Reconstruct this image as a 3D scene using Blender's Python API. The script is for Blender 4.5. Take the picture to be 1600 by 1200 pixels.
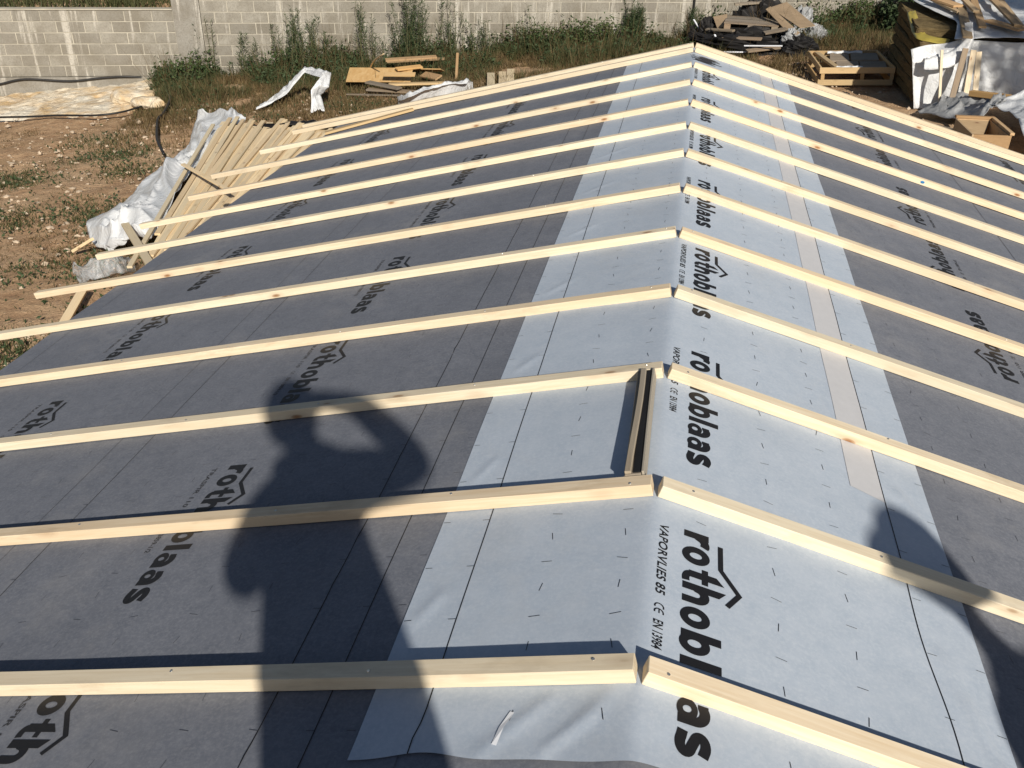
import bpy, bmesh, math, random
import numpy as np
from mathutils import Vector, Matrix, noise
R = math.radians
scene = bpy.context.scene
for o in list(bpy.data.objects): bpy.data.objects.remove(o)
COL = scene.collection

# ------------------------------------------------------------------ camera
CAM_LOC = (-0.05009, -1.37913, 1.53689)
P_, Y_, R_ = (0.531385, -0.173702, 0.027362)
fw = Vector((math.sin(Y_)*math.cos(P_), math.cos(Y_)*math.cos(P_), -math.sin(P_)))
rt = Vector((math.cos(Y_), -math.sin(Y_), 0)); up = rt.cross(fw)
rt2 = math.cos(R_)*rt + math.sin(R_)*up; up2 = -math.sin(R_)*rt + math.cos(R_)*up
cam = bpy.data.cameras.new('camera'); cam.sensor_fit = 'HORIZONTAL'; cam.sensor_width = 36.0
cam.lens = 1417.476/1600*36.0; cam.clip_start = 0.03; cam.clip_end = 500
camo = bpy.data.objects.new('camera', cam); COL.objects.link(camo)
M = Matrix((rt2, up2, -fw)).transposed().to_4x4(); M.translation = Vector(CAM_LOC)
camo.matrix_world = M; scene.camera = camo

# ------------------------------------------------------------------ sky and sun
SUN_AZ, SUN_EL = R(-25.2), R(30.3)          # direction the light travels: azimuth from +Y, and elevation
travel = Vector((math.sin(SUN_AZ)*math.cos(SUN_EL), math.cos(SUN_AZ)*math.cos(SUN_EL), -math.sin(SUN_EL)))
world = bpy.data.worlds.new('World'); scene.world = world; world.use_nodes = True
wn_ = world.node_tree.nodes; wl_ = world.node_tree.links; wn_.clear()
sky = wn_.new('ShaderNodeTexSky'); sky.sky_type = 'NISHITA'; sky.sun_disc = False
sky.sun_elevation = SUN_EL; sky.sun_rotation = math.atan2(-travel.x, -travel.y)
bg = wn_.new('ShaderNodeBackground'); bg.inputs['Strength'].default_value = 0.05
wo = wn_.new('ShaderNodeOutputWorld'); wl_.new(sky.outputs[0], bg.inputs[0]); wl_.new(bg.outputs[0], wo.inputs[0])
sun = bpy.data.lights.new('sun', 'SUN'); sun.energy = 5.0; sun.angle = R(0.85); sun.color = (1.0, 0.93, 0.82)
suno = bpy.data.objects.new('sun', sun); COL.objects.link(suno)
suno.rotation_euler = travel.to_track_quat('-Z', 'Y').to_euler()
scene.view_settings.view_transform = 'Standard'; scene.view_settings.look = 'None'
scene.view_settings.exposure = 0.12; scene.view_settings.gamma = 1.0

# ------------------------------------------------------------------ helpers
DATA = {'rock_edge': [(-12.502, 12.688, -2.813), (-11.765, 12.736, -2.75), (-11.003, 12.736, -2.685), (-10.514, 12.752, -2.644), (-9.902, 12.76, -2.592), (-9.667, 12.971, -2.572), (-9.45, 13.328, -2.553), (-9.415, 13.761, -2.55), (-9.487, 14.434, -2.556)],
 'hose': [(-14.073, 15.023, -2.886), (-13.73, 15.346, -2.857), (-13.624, 15.702, -2.848), (-13.315, 15.794, -2.822), (-12.221, 15.493, -2.729), (-11.657, 15.739, -2.681), (-11.121, 15.803, -2.635), (-10.363, 15.477, -2.571), (-9.631, 14.712, -2.509), (-8.966, 13.61, -2.452), (-8.537, 12.647, -2.416), (-8.393, 12.208, -2.403), (-8.061, 11.585, -2.375), (-7.619, 10.827, -2.338), (-7.11, 10.108, -2.294)],
 'hose_low': [(-12.082, 12.514, -2.707), (-11.587, 12.53, -2.665), (-10.966, 12.537, -2.612), (-10.514, 12.598, -2.574), (-9.751, 12.55, -2.509), (-9.394, 12.751, -2.478), (-9.247, 13.155, -2.466)],
 'tarp_l': [(-7.458, 11.868, -2.134), (-7.463, 11.671, -2.264), (-6.999, 10.555, -2.245), (-6.766, 9.593, -2.225), (-6.713, 8.895, -2.241), (-6.509, 8.058, -2.253), (-6.356, 7.468, -2.19), (-6.322, 7.12, -2.137), (-6.166, 6.862, -2.174), (-5.96, 6.67, -2.197), (-5.712, 6.558, -2.185)],
 'tarp_r': [(-6.076, 10.638, -1.816), (-6.014, 10.257, -1.841), (-6.023, 9.756, -1.842), (-5.77, 8.986, -1.82), (-5.612, 8.224, -1.807), (-5.428, 7.64, -1.791), (-5.26, 7.129, -1.797), (-5.138, 6.743, -1.807), (-5.053, 6.459, -1.82), (-5.102, 6.401, -1.884), (-5.293, 6.55, -2.0)],
 'arch_in': [(-7.028, 12.944, -2.297), (-6.835, 13.17, -2.231), (-6.645, 13.37, -2.115), (-6.542, 13.55, -1.956), (-6.395, 13.624, -1.794), (-5.937, 13.155, -1.755), (-6.009, 12.906, -1.911), (-5.999, 12.846, -2.06), (-5.965, 12.692, -2.227)],
 'arch_out': [(-7.037, 13.218, -2.298), (-6.948, 13.559, -2.241), (-6.845, 13.786, -2.132), (-6.635, 13.731, -1.914), (-6.417, 13.748, -1.745), (-5.891, 13.563, -1.751), (-5.802, 13.174, -1.893), (-5.964, 13.214, -2.057), (-5.739, 12.763, -2.208)],
 'white_l': [(-4.67, 13.312, -2.097), (-4.356, 12.936, -1.92), (-4.128, 13.195, -1.851), (-3.878, 13.555, -1.83), (-3.649, 13.87, -1.86)],
 'white_r': [(-4.683, 13.35, -2.148), (-4.384, 13.198, -2.073), (-4.128, 13.453, -2.051), (-3.865, 13.713, -2.029), (-3.583, 14.259, -2.055)],
 'film_l': [(-5.721, 5.913, -2.206), (-5.495, 5.849, -2.067), (-5.385, 5.91, -2.008), (-5.247, 5.965, -1.996), (-5.194, 6.095, -2.092)],
 'film_r': [(-5.613, 5.846, -2.227), (-5.376, 5.752, -2.107), (-5.267, 5.851, -2.098), (-5.152, 5.888, -2.088), (-5.201, 6.153, -2.192)],
 'stake': [(-4.13, 15.1, -2.101)],
 'plank_ends': [(-3.281, 14.155, -1.949), (-3.51, 15.245, -1.968), (-3.118, 14.341, -1.935), (-3.316, 15.336, -1.952), (-3.012, 14.485, -1.926), (-3.204, 15.553, -1.942)],
 'branch': [(-5.914, 15.429, -2.153), (-5.74, 15.05, -1.988), (-5.481, 14.57, -1.716), (-5.118, 14.054, -1.485)],
 'branch2': [(-5.903, 15.387, -2.202), (-5.796, 16.079, -2.143)],
 'scrap': [(-5.32, 14.578, -2.202), (-5.096, 14.821, -2.183), (-4.742, 15.055, -2.153), (-5.164, 15.668, -2.189), (-5.057, 15.952, -2.18), (-4.915, 14.032, -2.168), (-4.605, 14.153, -2.141), (-4.421, 14.753, -2.126)],
 'weeds': [(-9.404, 16.282, -2.549), (-8.821, 16.598, -2.5), (-7.784, 16.729, -2.412), (-7.4, 16.811, -2.379), (-6.465, 17.086, -2.3), (-5.66, 17.452, -2.231), (-4.861, 17.685, -2.163), (-4.357, 18.038, -2.12), (-3.447, 18.039, -2.043), (-1.288, 18.194, -1.86), (-1.136, 18.242, -1.847), (0.044, 18.785, -1.746), (-0.093, 19.124, -1.758)],
 'bramble': [(-3.19, 17.712, -2.021), (-2.808, 17.794, -1.989), (-2.426, 17.875, -1.956), (-1.979, 17.946, -1.918), (-1.598, 18.028, -1.886), (-9.797, 15.952, -2.583), (-9.636, 16.183, -2.569), (-7.89, 16.483, -2.421), (3.027, 20.142, -1.493), (3.447, 20.398, -1.457), (3.999, 20.628, -1.41), (2.588, 19.643, -1.53)],
 'tufts': [(-7.63, 8.002, -2.399), (-6.863, 7.897, -2.333), (-8.956, 9.304, -2.511), (-6.427, 8.019, -2.296), (-8.952, 11.281, -2.511), (-7.414, 9.731, -2.38), (-6.398, 6.065, -2.294), (-5.523, 5.945, -2.219), (-5.216, 4.359, -2.193), (-5.133, 5.441, -2.186), (-7.733, 7.545, -2.407), (-6.218, 7.472, -2.279), (-7.951, 10.538, -2.426), (-8.04, 13.322, -2.433), (-5.61, 13.375, -2.227), (-5.329, 13.217, -2.203), (-6.749, 12.567, -2.324), (-8.267, 10.215, -2.453), (-5.633, 6.705, -2.229), (-8.601, 9.159, -2.481), (-6.176, 8.022, -2.275), (-5.526, 4.569, -2.22)],
 'stick': [(-6.174, 6.578, -2.225), (-5.89, 6.532, -2.051)],
 'under': [(-4.978, 4.556, -2.073), (-5.263, 5.39, -2.047)],
 'cross1': [(-5.623, 8.043, -1.678), (-4.553, 7.059, -1.587)],
 'cross2': [(-5.332, 6.317, -1.753), (-4.418, 5.241, -1.676)]}

SL = 0.26378; CS = 1/math.sqrt(1+SL*SL); SN = SL*CS
def wloc(o):
    v = Vector((0, 0, 0))
    while o: v += o.location; o = o.parent
    return v
def link(name, me, parent=None, loc=None):
    o = bpy.data.objects.new(name, me); COL.objects.link(o)
    if parent: o.parent = parent
    if loc is not None: o.location = Vector(loc) - (wloc(parent) if parent else Vector((0, 0, 0)))
    return o
def mkmesh(name, verts, faces, mat, smooth=False):
    me = bpy.data.meshes.new(name); me.from_pydata([tuple(v) for v in verts], [], faces); me.update()
    if mat: me.materials.append(mat)
    if smooth: me.polygons.foreach_set('use_smooth', [True]*len(me.polygons))
    return me
def obj(name, verts, faces, mat, parent=None, loc=None, smooth=False):
    """world-space verts; the origin goes to loc (top level) or to the parent's origin"""
    off = wloc(parent) if parent else Vector(loc or (0, 0, 0))
    vv = [(v[0]-off.x, v[1]-off.y, v[2]-off.z) for v in verts]
    o = link(name, mkmesh(name, vv, faces, mat, smooth), parent)
    if not parent: o.location = off
    return o
def tag(o, label, cat, group=None):
    o['label'] = label; o['category'] = cat
    if group: o['group'] = group
    return o
def thing(name, label, cat, loc, group=None):
    o = bpy.data.objects.new(name, None); COL.objects.link(o); o.location = loc; o.empty_display_size = .1
    return tag(o, label, cat, group)
def structure(o): o['kind'] = 'structure'; return o
def stuff(o, label=None, cat=None):
    o['kind'] = 'stuff'
    if label: o['label'] = label; o['category'] = cat
    return o
def box_mesh(name, L, W, H, mat, bev=.003, seg=1, rng=None, bow=0.0, cx=False):
    """box with chamfered edges, x 0..L (or centred), y +-W/2, z 0..H"""
    bm = bmesh.new(); bmesh.ops.create_cube(bm, size=1)
    for v in bm.verts:
        v.co.x = (v.co.x+(0 if cx else .5))*L; v.co.y *= W; v.co.z = (v.co.z+.5)*H
    if seg > 1:
        es = [e for e in bm.edges if abs(e.verts[0].co.x-e.verts[1].co.x) > L*.5]
        bmesh.ops.subdivide_edges(bm, edges=es, cuts=seg-1, use_grid_fill=True)
    if bev > 0: bmesh.ops.bevel(bm, geom=[e for e in bm.edges if len(e.link_faces) == 2 and e.calc_face_angle(0) > .5], offset=bev, segments=1, affect='EDGES')
    if bow and rng:
        a, b, p = rng.uniform(-bow, bow), rng.uniform(-bow*.4, bow*.4), rng.uniform(0, 6)
        for v in bm.verts:
            t = v.co.x/L
            v.co.y += a*math.sin(math.pi*t) + b*math.sin(5*t+p)-b*math.sin(p)
    me = bpy.data.meshes.new(name); bm.to_mesh(me); bm.free()
    if mat: me.materials.append(mat)
    return me
def orient(o, a, b, roll=0.0, upv=Vector((0, 0, 1))):
    """put local x along a->b, local z near upv"""
    a = Vector(a); b = Vector(b); x = (b-a).normalized(); y = upv.cross(x).normalized(); z = x.cross(y)
    m = Matrix((x, y, z)).transposed() @ Matrix.Rotation(roll, 3, 'X')
    m = m.to_4x4(); m.translation = a; 
    if o.parent: m.translation = a - wloc(o.parent)
    o.matrix_basis = m
    return o
def plank(name, a, b, W, H, mat, parent=None, roll=0.0, bev=.003, bow=0.0, seed=0, upv=Vector((0, 0, 1))):
    L = (Vector(b)-Vector(a)).length
    me = box_mesh(name, L, W, H, mat, bev, 6 if bow else 1, random.Random(seed), bow)
    o = link(name, me, parent); return orient(o, a, b, roll, upv)
def catmull(pts, n):
    pts = [Vector(p) for p in pts]; out = []; k = len(pts)-1
    for i in range(n+1):
        t = i/n*k; j = min(int(t), k-1); f = t-j
        p0 = pts[max(j-1, 0)]; p1 = pts[j]; p2 = pts[j+1]; p3 = pts[min(j+2, k)]
        out.append(.5*((2*p1)+(-p0+p2)*f+(2*p0-5*p1+4*p2-p3)*f*f+(-p0+3*p1-3*p2+p3)*f**3))
    return out
def tube(pts, r, n=8, samples=None, taper=None):
    P = catmull(pts, samples) if samples else [Vector(p) for p in pts]
    vs, fs = [], []
    for i, p in enumerate(P):
        d = (P[min(i+1, len(P)-1)]-P[max(i-1, 0)]).normalized()
        a = d.cross(Vector((0, 0, 1)) if abs(d.z) < .9 else Vector((1, 0, 0))).normalized(); b = d.cross(a)
        rr = r if taper is None else r*(1-(1-taper)*i/(len(P)-1))
        for k in range(n):
            t = 2*math.pi*k/n; vs.append(p+a*math.cos(t)*rr+b*math.sin(t)*rr)
    for i in range(len(P)-1):
        for k in range(n): fs.append((i*n+k, i*n+(k+1) % n, (i+1)*n+(k+1) % n, (i+1)*n+k))
    fs.append(tuple(range(n))[::-1]); fs.append(tuple(range((len(P)-1)*n, len(P)*n)))
    return vs, fs
def join(parts):
    vs, fs = [], []
    for v, f in parts:
        k = len(vs); vs += list(v); fs += [tuple(i+k for i in q) for q in f]
    return vs, fs
def cloth(name, L, Rr, mat, parent=None, nu=40, nv=16, amp=.05, freq=3.0, bulge=.06, seed=0, loc=None, thick=.004, xfold=0.0, lin=False):
    """crumpled sheet spanning two edge lines"""
    sm = catmull
    if lin:
        def sm(p, n): k = len(p)-1; return [Vector(p[min(int(i/n*k), k-1)]).lerp(Vector(p[min(int(i/n*k), k-1)+1]), i/n*k-min(int(i/n*k), k-1)) for i in range(n+1)]
    A = sm(L, nu); B = sm(Rr, nu); vs, fs = [], []; s = seed*7.31; LEN = sum((A[k+1]-A[k]).length for k in range(nu))
    for i in range(nu+1):
        for j in range(nv+1):
            t = j/nv; p = A[i].lerp(B[i], t)
            e = math.sin(math.pi*min(max(t, .03), .97))
            f_ = i/nu; wob = noise.noise(Vector((f_*4+s, t*2, s)))
            q = Vector((f_*LEN*.55*freq*.5+s+wob*.4, t*freq*.8+wob*.7, s)); q2 = Vector((p.x*freq*.7+s, p.y*freq*.7, t+s))
            rg = lambda v: (1-min(1, abs(noise.noise(v))*2.6))**2
            fold = rg(q)*.75+rg(q*2.1+Vector((4, 1, 2)))*.35+rg(q2)*.45+noise.noise(q2*2.7)*.12-.3
            n1, n2 = noise.noise(q), noise.noise(q2)
            p = p+Vector((n2*.5, n1*.5, fold+.15))*amp*(.35+.65*e)
            p.z += bulge*e+xfold*math.sin(i*1.7+t*2+s)*e
            vs.append(p)
    for i in range(nu):
        for j in range(nv):
            k = i*(nv+1)+j; fs.append((k, k+1, k+nv+2, k+nv+1))
    o = obj(name, vs, fs, mat, parent, loc if loc else (None if parent else tuple(A[0])), smooth=True)
    m = o.modifiers.new('sheet', 'SOLIDIFY'); m.thickness = thick; m.offset = -1
    return o

# ------------------------------------------------------------------ materials
class NT:
    def __init__(s, name):
        s.m = bpy.data.materials.new(name); s.m.use_nodes = True; s.t = s.m.node_tree
        s.b = s.t.nodes['Principled BSDF']; s.out = s.t.nodes['Material Output']
    def n(s, kind, **kw):
        x = s.t.nodes.new('ShaderNode'+kind)
        for k, v in kw.items():
            if k.startswith('_'): setattr(x, k[1:], v)
            else:
                key = k.replace('__', ' ')
                x.inputs[int(key[1:]) if key[0] == 'i' and key[1:].isdigit() else key].default_value = v
        return x
    def l(s, a, b): s.t.links.new(a, b)
    def coord(s, scale=(1, 1, 1), rot=(0, 0, 0), kind='Object'):
        c = s.n('TexCoord'); m = s.n('Mapping'); m.inputs['Scale'].default_value = scale; m.inputs['Rotation'].default_value = rot
        s.l(c.outputs[kind], m.inputs[0]); return m.outputs[0]
    def noise(s, vec, scale, detail=4, rough=.55, dist=0.0):
        x = s.n('TexNoise'); x.inputs['Scale'].default_value = scale; x.inputs['Detail'].default_value = detail
        x.inputs['Roughness'].default_value = rough; x.inputs['Distortion'].default_value = dist
        if vec: s.l(vec, x.inputs['Vector'])
        return x.outputs['Fac']
    def ramp(s, fac, stops):
        x = s.n('ValToRGB'); e = x.color_ramp.elements
        while len(e) < len(stops): e.new(.5)
        for i, (p, c) in enumerate(stops): e[i].position = p; e[i].color = (*c, 1) if len(c) == 3 else c
        s.l(fac, x.inputs[0]); return x.outputs[0]
    def mix(s, fac, a, b, mode='MIX'):
        x = s.n('Mix'); x.data_type = 'RGBA'; x.blend_type = mode
        for v, i in ((fac, 0), (a, 6), (b, 7)):
            if isinstance(v, (int, float)): x.inputs[i].default_value = v
            elif isinstance(v, tuple): x.inputs[i].default_value = (*v, 1)
            else: s.l(v, x.inputs[i])
        return x.outputs[2]
    def math(s, op, a, b=None):
        x = s.n('Math'); x.operation = op
        for i, v in enumerate((a, b)):
            if v is None: continue
            if isinstance(v, (int, float)): x.inputs[i].default_value = v
            else: s.l(v, x.inputs[i])
        return x.outputs[0]
    def bump(s, h, strength=.3, dist=.01):
        x = s.n('Bump'); x.inputs['Strength'].default_value = strength; x.inputs['Distance'].default_value = dist
        s.l(h, x.inputs['Height']); s.l(x.outputs[0], s.b.inputs['Normal'])
    def color(s, c):
        if isinstance(c, tuple): s.b.inputs['Base Color'].default_value = (*c, 1)
        else: s.l(c, s.b.inputs['Base Color'])
    def rough(s, r, spec=.5):
        if isinstance(r, (int, float)): s.b.inputs['Roughness'].default_value = r
        else: s.l(r, s.b.inputs['Roughness'])
        s.b.inputs['Specular IOR Level'].default_value = spec

def wood(name, base, dark, knot, grey=None, greyamt=0.0, rnd=.25, knots=True):
    t = NT(name); oi = t.n('ObjectInfo')
    c = t.n('TexCoord'); sh = t.n('VectorMath'); sh.operation = 'ADD'; t.l(c.outputs['Object'], sh.inputs[0])
    cx = t.n('CombineXYZ'); r100 = t.math('MULTIPLY', oi.outputs['Random'], 53.0); t.l(r100, cx.inputs[0]); t.l(r100, cx.inputs[1]); t.l(cx.outputs[0], sh.inputs[1])
    mp = t.n('Mapping'); mp.inputs['Scale'].default_value = (1.3, 26, 26); t.l(sh.outputs[0], mp.inputs[0])
    g = t.noise(mp.outputs[0], 3.0, 5, .6, .6)
    col = t.ramp(g, [(.3, dark), (.62, base), (.85, tuple(min(1, v*1.1) for v in base))])
    m2 = t.n('Mapping'); m2.inputs['Scale'].default_value = (.7, 3, 3); t.l(sh.outputs[0], m2.inputs[0])
    big = t.noise(m2.outputs[0], 1.3, 2)
    col = t.mix(t.ramp(big, [(.35, (0, 0, 0)), (.7, (.55, .55, .55))]), col, dark)
    if knots:
        m3 = t.n('Mapping'); m3.inputs['Scale'].default_value = (1.15, 3.0, 3.0); t.l(sh.outputs[0], m3.inputs[0])
        v = t.n('TexVoronoi'); v.inputs['Scale'].default_value = 3.2; t.l(m3.outputs[0], v.inputs['Vector'])
        k = t.ramp(v.outputs['Distance'], [(.03, (1, 1, 1)), (.075, (.7, .7, .7)), (.10, (.25, .25, .25)), (.22, (0, 0, 0))])
        col = t.mix(k, col, knot)
    if grey: col = t.mix(t.ramp(big, [(.3, (0, 0, 0)), (.6, (greyamt,)*3)]), col, grey)
    m4 = t.n('Mapping'); m4.inputs['Scale'].default_value = (1.6, 5, 5); t.l(sh.outputs[0], m4.inputs[0]); stn = t.noise(m4.outputs[0], 2.0, 5, .7)
    col = t.mix(t.ramp(stn, [(.56, (0, 0, 0)), (.72, (.55,)*3)]), col, tuple(x*.72 for x in dark))
    hv = t.n('HueSaturation'); t.l(col, hv.inputs['Color']); rb_ = t.math('FRACT', t.math('MULTIPLY', oi.outputs['Random'], 7.77)); t.l(t.math('ADD', t.math('MULTIPLY', rb_, -.014), .504), hv.inputs['Hue'])
    t.l(t.math('ADD', t.math('MULTIPLY', oi.outputs['Random'], rnd), 1-rnd*.6), hv.inputs['Value'])
    t.l(t.math('ADD', t.math('MULTIPLY', rb_, .26), .86), hv.inputs['Saturation'])
    t.color(hv.outputs[0]); t.rough(.72, .25); t.bump(g, .12, .002)
    return t.m
PINE = wood('pine_wood', (.77, .675, .505), (.66, .54, .365), (.30, .16, .07), rnd=.20)
SLAT = wood('slat_wood', (.82, .67, .42), (.71, .55, .32), (.25, .15, .07), grey=(.60, .52, .39), greyamt=.4, rnd=.30)
SCRAPW = wood('scrap_wood', (.48, .34, .19), (.37, .25, .13), (.2, .1, .05), rnd=.5)
OLDW = wood('weathered_wood', (.30, .23, .15), (.20, .15, .10), (.1, .07, .04), grey=(.24, .22, .19), greyamt=.6, rnd=.4)
OLDW2 = wood('grey_pale_wood', (.44, .37, .27), (.34, .28, .20), (.15, .1, .06), grey=(.36, .33, .28), greyamt=.6, rnd=.2)
CRATEW = wood('crate_wood', (.58, .41, .20), (.47, .32, .15), (.25, .14, .06), rnd=.3)

def sheet_mat(name, c1, c2, fleck, gloss, wrink=.35, seedrot=0.0, spec=.35):
    t = NT(name); v = t.coord()
    n1 = t.noise(v, 95, 4, .75); n2 = t.noise(v, 14, 6, .7); n3 = t.noise(v, 2.2, 3)
    vs = t.coord((1.2, 2.6, 1), (0, 0, .5+seedrot)); fib = t.noise(vs, 30, 4, .7, 0)
    col = t.mix(t.ramp(n2, [(.3, (0, 0, 0)), (.7, (1, 1, 1))]), c1, c2)
    col = t.mix(t.ramp(n1, [(.45, (.0,)*3), (.68, (.6,)*3)]), col, fleck)
    col = t.mix(t.ramp(fib, [(.45, (.0,)*3), (.8, (.30,)*3)]), col, fleck)
    col = t.mix(t.ramp(n3, [(.35, (0, 0, 0)), (.75, (.28,)*3)]), col, tuple(x*.82 for x in c1))
    du = t.noise(t.coord((1, 1, 1), (0, 0, .3)), 1.1, 6, .72); col = t.mix(t.ramp(du, [(.54, (0, 0, 0)), (.72, (.22,)*3)]), col, (.42, .40, .37))
    t.color(col); t.rough(gloss, spec)
    wr = t.noise(t.coord((.9, 2.2, 1), (0, 0, .9)), 2.6, 3, .5, .3); wr2 = t.noise(t.coord((2.2, .6, 1), (0, 0, -.25)), 2.0, 3, .5, .2)
    h = t.math('ADD', t.math('MULTIPLY', wr, .6), t.math('ADD', t.math('MULTIPLY', wr2, .7), t.math('MULTIPLY', n2, .05)))
    t.bump(h, wrink, .02)
    return t.m
GREY_SHEET = sheet_mat('grey_membrane', (.128, .140, .170), (.176, .188, .220), (.245, .254, .282), .68, .22, 0, .12)
WHITE_SHEET = sheet_mat('white_membrane', (.375, .438, .522), (.45, .505, .582), (.52, .568, .63), .55, .16, .6, .25)
def plain(name, c, r=.6, spec=.4, var=.0, sc=8.0):
    t = NT(name)
    if var:
        n = t.noise(t.coord(), sc, 4); t.color(t.mix(t.ramp(n, [(.3, (0, 0, 0)), (.7, (1, 1, 1))]), tuple(x*(1-var) for x in c), tuple(min(1, x*(1+var)) for x in c)))
    else: t.color(c)
    t.rough(r, spec); return t.m
INK = plain('black_ink', (.012, .012, .014), .55, .3)
INK_GREY = plain('faded_ink', (.035, .036, .042), .6, .3)
SOFT_INK = plain('soft_ink', (.05, .055, .07), .6, .3)
BLUE_INK = plain('blue_crayon', (.02, .19, .42), .6)
TAPE = plain('beige_tape', (.525, .525, .54), .5, .4, .03, 30)
WHITE_TAPE = plain('white_tape', (.74, .76, .80), .35)
STEEL = plain('zinc_steel', (.62, .60, .55), .38); STEEL.node_tree.nodes['Principled BSDF'].inputs['Metallic'].default_value = .85
BLACKP = plain('black_plastic', (.014, .013, .013), .62, .25, .3, 6)
HOSE = plain('black_hose', (.016, .015, .015), .5)
CARD = plain('cardboard', (.34, .25, .16), .8, .2, .12, 5)
BRICK = plain('terracotta', (.42, .17, .09), .85, .2, .15, 10)
CONC = None
def tarp_mat(name, c, r, transl=.15):
    t = NT(name); n = t.noise(t.coord(), 3, 5); 
    t.color(t.mix(t.ramp(n, [(.35, (0, 0, 0)), (.7, (1, 1, 1))]), tuple(x*.9 for x in c), c)); t.rough(r, .5)
    w = t.noise(t.coord(), 7, 4, .6, 1.2); t.bump(w, .6, .04)
    tr = t.n('BsdfTranslucent'); tr.inputs[0].default_value = (*c, 1); mx = t.n('MixShader'); mx.inputs[0].default_value = transl
    t.l(t.b.outputs[0], mx.inputs[1]); t.l(tr.outputs[0], mx.inputs[2]); t.l(mx.outputs[0], t.out.inputs[0]); return t.m
TARP = tarp_mat('white_plastic_tarp', (.78, .80, .82), .26)
GREYTARP = tarp_mat('grey_plastic_tarp', (.38, .39, .40), .4)
def film_mat():
    t = NT('clear_film'); t.color((.60, .63, .66)); t.rough(.18, .6)
    tr = t.n('BsdfTransparent'); mx = t.n('MixShader'); w = t.noise(t.coord(), 5, 5, .6, 2.0)
    t.l(t.ramp(w, [(.38, (.12,)*3), (.68, (.65,)*3)]), mx.inputs[0]); t.l(tr.outputs[0], mx.inputs[1]); t.l(t.b.outputs[0], mx.inputs[2]); t.l(mx.outputs[0], t.out.inputs[0])
    t.bump(w, .8, .05); return t.m
FILM = film_mat()
def osb():
    t = NT('strand_board'); v = t.n('TexVoronoi'); v.inputs['Scale'].default_value = 22; t.l(t.coord((1, .45, 1), (0, 0, .6)), v.inputs['Vector'])
    t.color(t.mix(v.outputs['Color'], (.44, .27, .11), (.54, .37, .18))); t.rough(.75, .2); return t.m
OSB = osb()
def soil():
    t = NT('soil'); p = t.coord()
    n1 = t.noise(p, .55, 6, .6); n2 = t.noise(p, 5, 6, .65); n3 = t.noise(p, 38, 4, .7); n4 = t.noise(p, 1.3, 4, .6, .5)
    col = t.mix(t.ramp(n2, [(.3, (0, 0, 0)), (.68, (1, 1, 1))]), (.37, .225, .13), (.56, .385, .23))
    col = t.mix(t.ramp(n1, [(.47, (0, 0, 0)), (.68, (.6,)*3)]), col, (.60, .45, .30))
    col = t.mix(t.ramp(n4, [(.57, (0, 0, 0)), (.74, (.7,)*3)]), col, (.20, .145, .075))
    v = t.n('TexVoronoi'); v.inputs['Scale'].default_value = 16; t.l(p, v.inputs['Vector'])
    peb = t.math('MULTIPLY', t.ramp(v.outputs['Distance'], [(.12, (1, 1, 1)), (.22, (0, 0, 0))]), t.ramp(n2, [(.46, (0, 0, 0)), (.56, (.9,)*3)]))
    col = t.mix(peb, col, (.58, .48, .36))
    col = t.mix(t.ramp(n3, [(.35, (.45,)*3), (.6, (0, 0, 0))]), col, (.20, .12, .07))
    t.color(col); t.rough(.95, .1)
    t.bump(t.math('ADD', t.math('MULTIPLY', n2, 1.0), t.math('ADD', t.math('MULTIPLY', n3, .35), t.math('MULTIPLY', peb, .3))), .9, .06); return t.m
SOIL = soil()
def rockm():
    t = NT('limestone'); p = t.coord(); n1 = t.noise(p, 1.6, 6, .6, .6); n2 = t.noise(p, 9, 6, .65); n3 = t.noise(t.coord((.6, 2.4, 1)), 2.2, 5, .6, 1.0)
    col = t.mix(t.ramp(n1, [(.36, (0, 0, 0)), (.62, (1, 1, 1))]), (.56, .40, .22), (.72, .66, .54))
    col = t.mix(t.ramp(n3, [(.5, (0, 0, 0)), (.7, (.6,)*3)]), col, (.60, .56, .50))
    col = t.mix(t.ramp(n2, [(.3, (.7,)*3), (.42, (0, 0, 0))]), col, (.22, .14, .08))
    t.color(col); t.rough(.9, .2); t.bump(t.math('ADD', n2, n1), .8, .06); return t.m
ROCK = rockm()
STONE = plain('field_stone', (.48, .385, .285), .9, .1, .25, 3)
def blockm(name, a, b):
    t = NT(name); oi = t.n('ObjectInfo'); geo = t.n('NewGeometry')
    m = t.n('Mapping'); m.inputs['Scale'].default_value = (2.2, 2.2, .16); t.l(geo.outputs['Position'], m.inputs[0]); st = t.noise(m.outputs[0], 2.2, 5, .7)
    m2 = t.n('Mapping'); t.l(geo.outputs['Position'], m2.inputs[0]); n2 = t.noise(m2.outputs[0], 1.6, 6, .7); n3 = t.noise(m2.outputs[0], 40, 3, .7); n4 = t.noise(m2.outputs[0], 5, 4)
    col = t.mix(oi.outputs['Random'], a, b)
    col = t.mix(t.ramp(n2, [(.42, (0, 0, 0)), (.62, (.75,)*3)]), col, (.19, .17, .135))
    col = t.mix(t.ramp(n4, [(.5, (0, 0, 0)), (.75, (.5,)*3)]), col, (.23, .21, .18))
    col = t.mix(t.ramp(st, [(.56, (0, 0, 0)), (.64, (.7,)*3)]), col, (.56, .53, .47))
    col = t.mix(t.ramp(n3, [(.35, (.4,)*3), (.55, (0, 0, 0))]), col, (.14, .125, .105))
    t.color(col); t.rough(.95, .15); t.bump(n3, .5, .006); return t.m
BLOCK = blockm('concrete_block', (.225, .21, .18), (.345, .325, .28))
MORTAR = plain('mortar', (.42, .39, .325), .95, .1, .25, 2)
CONC = blockm('cast_concrete', (.29, .275, .245), (.29, .275, .245))
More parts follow.
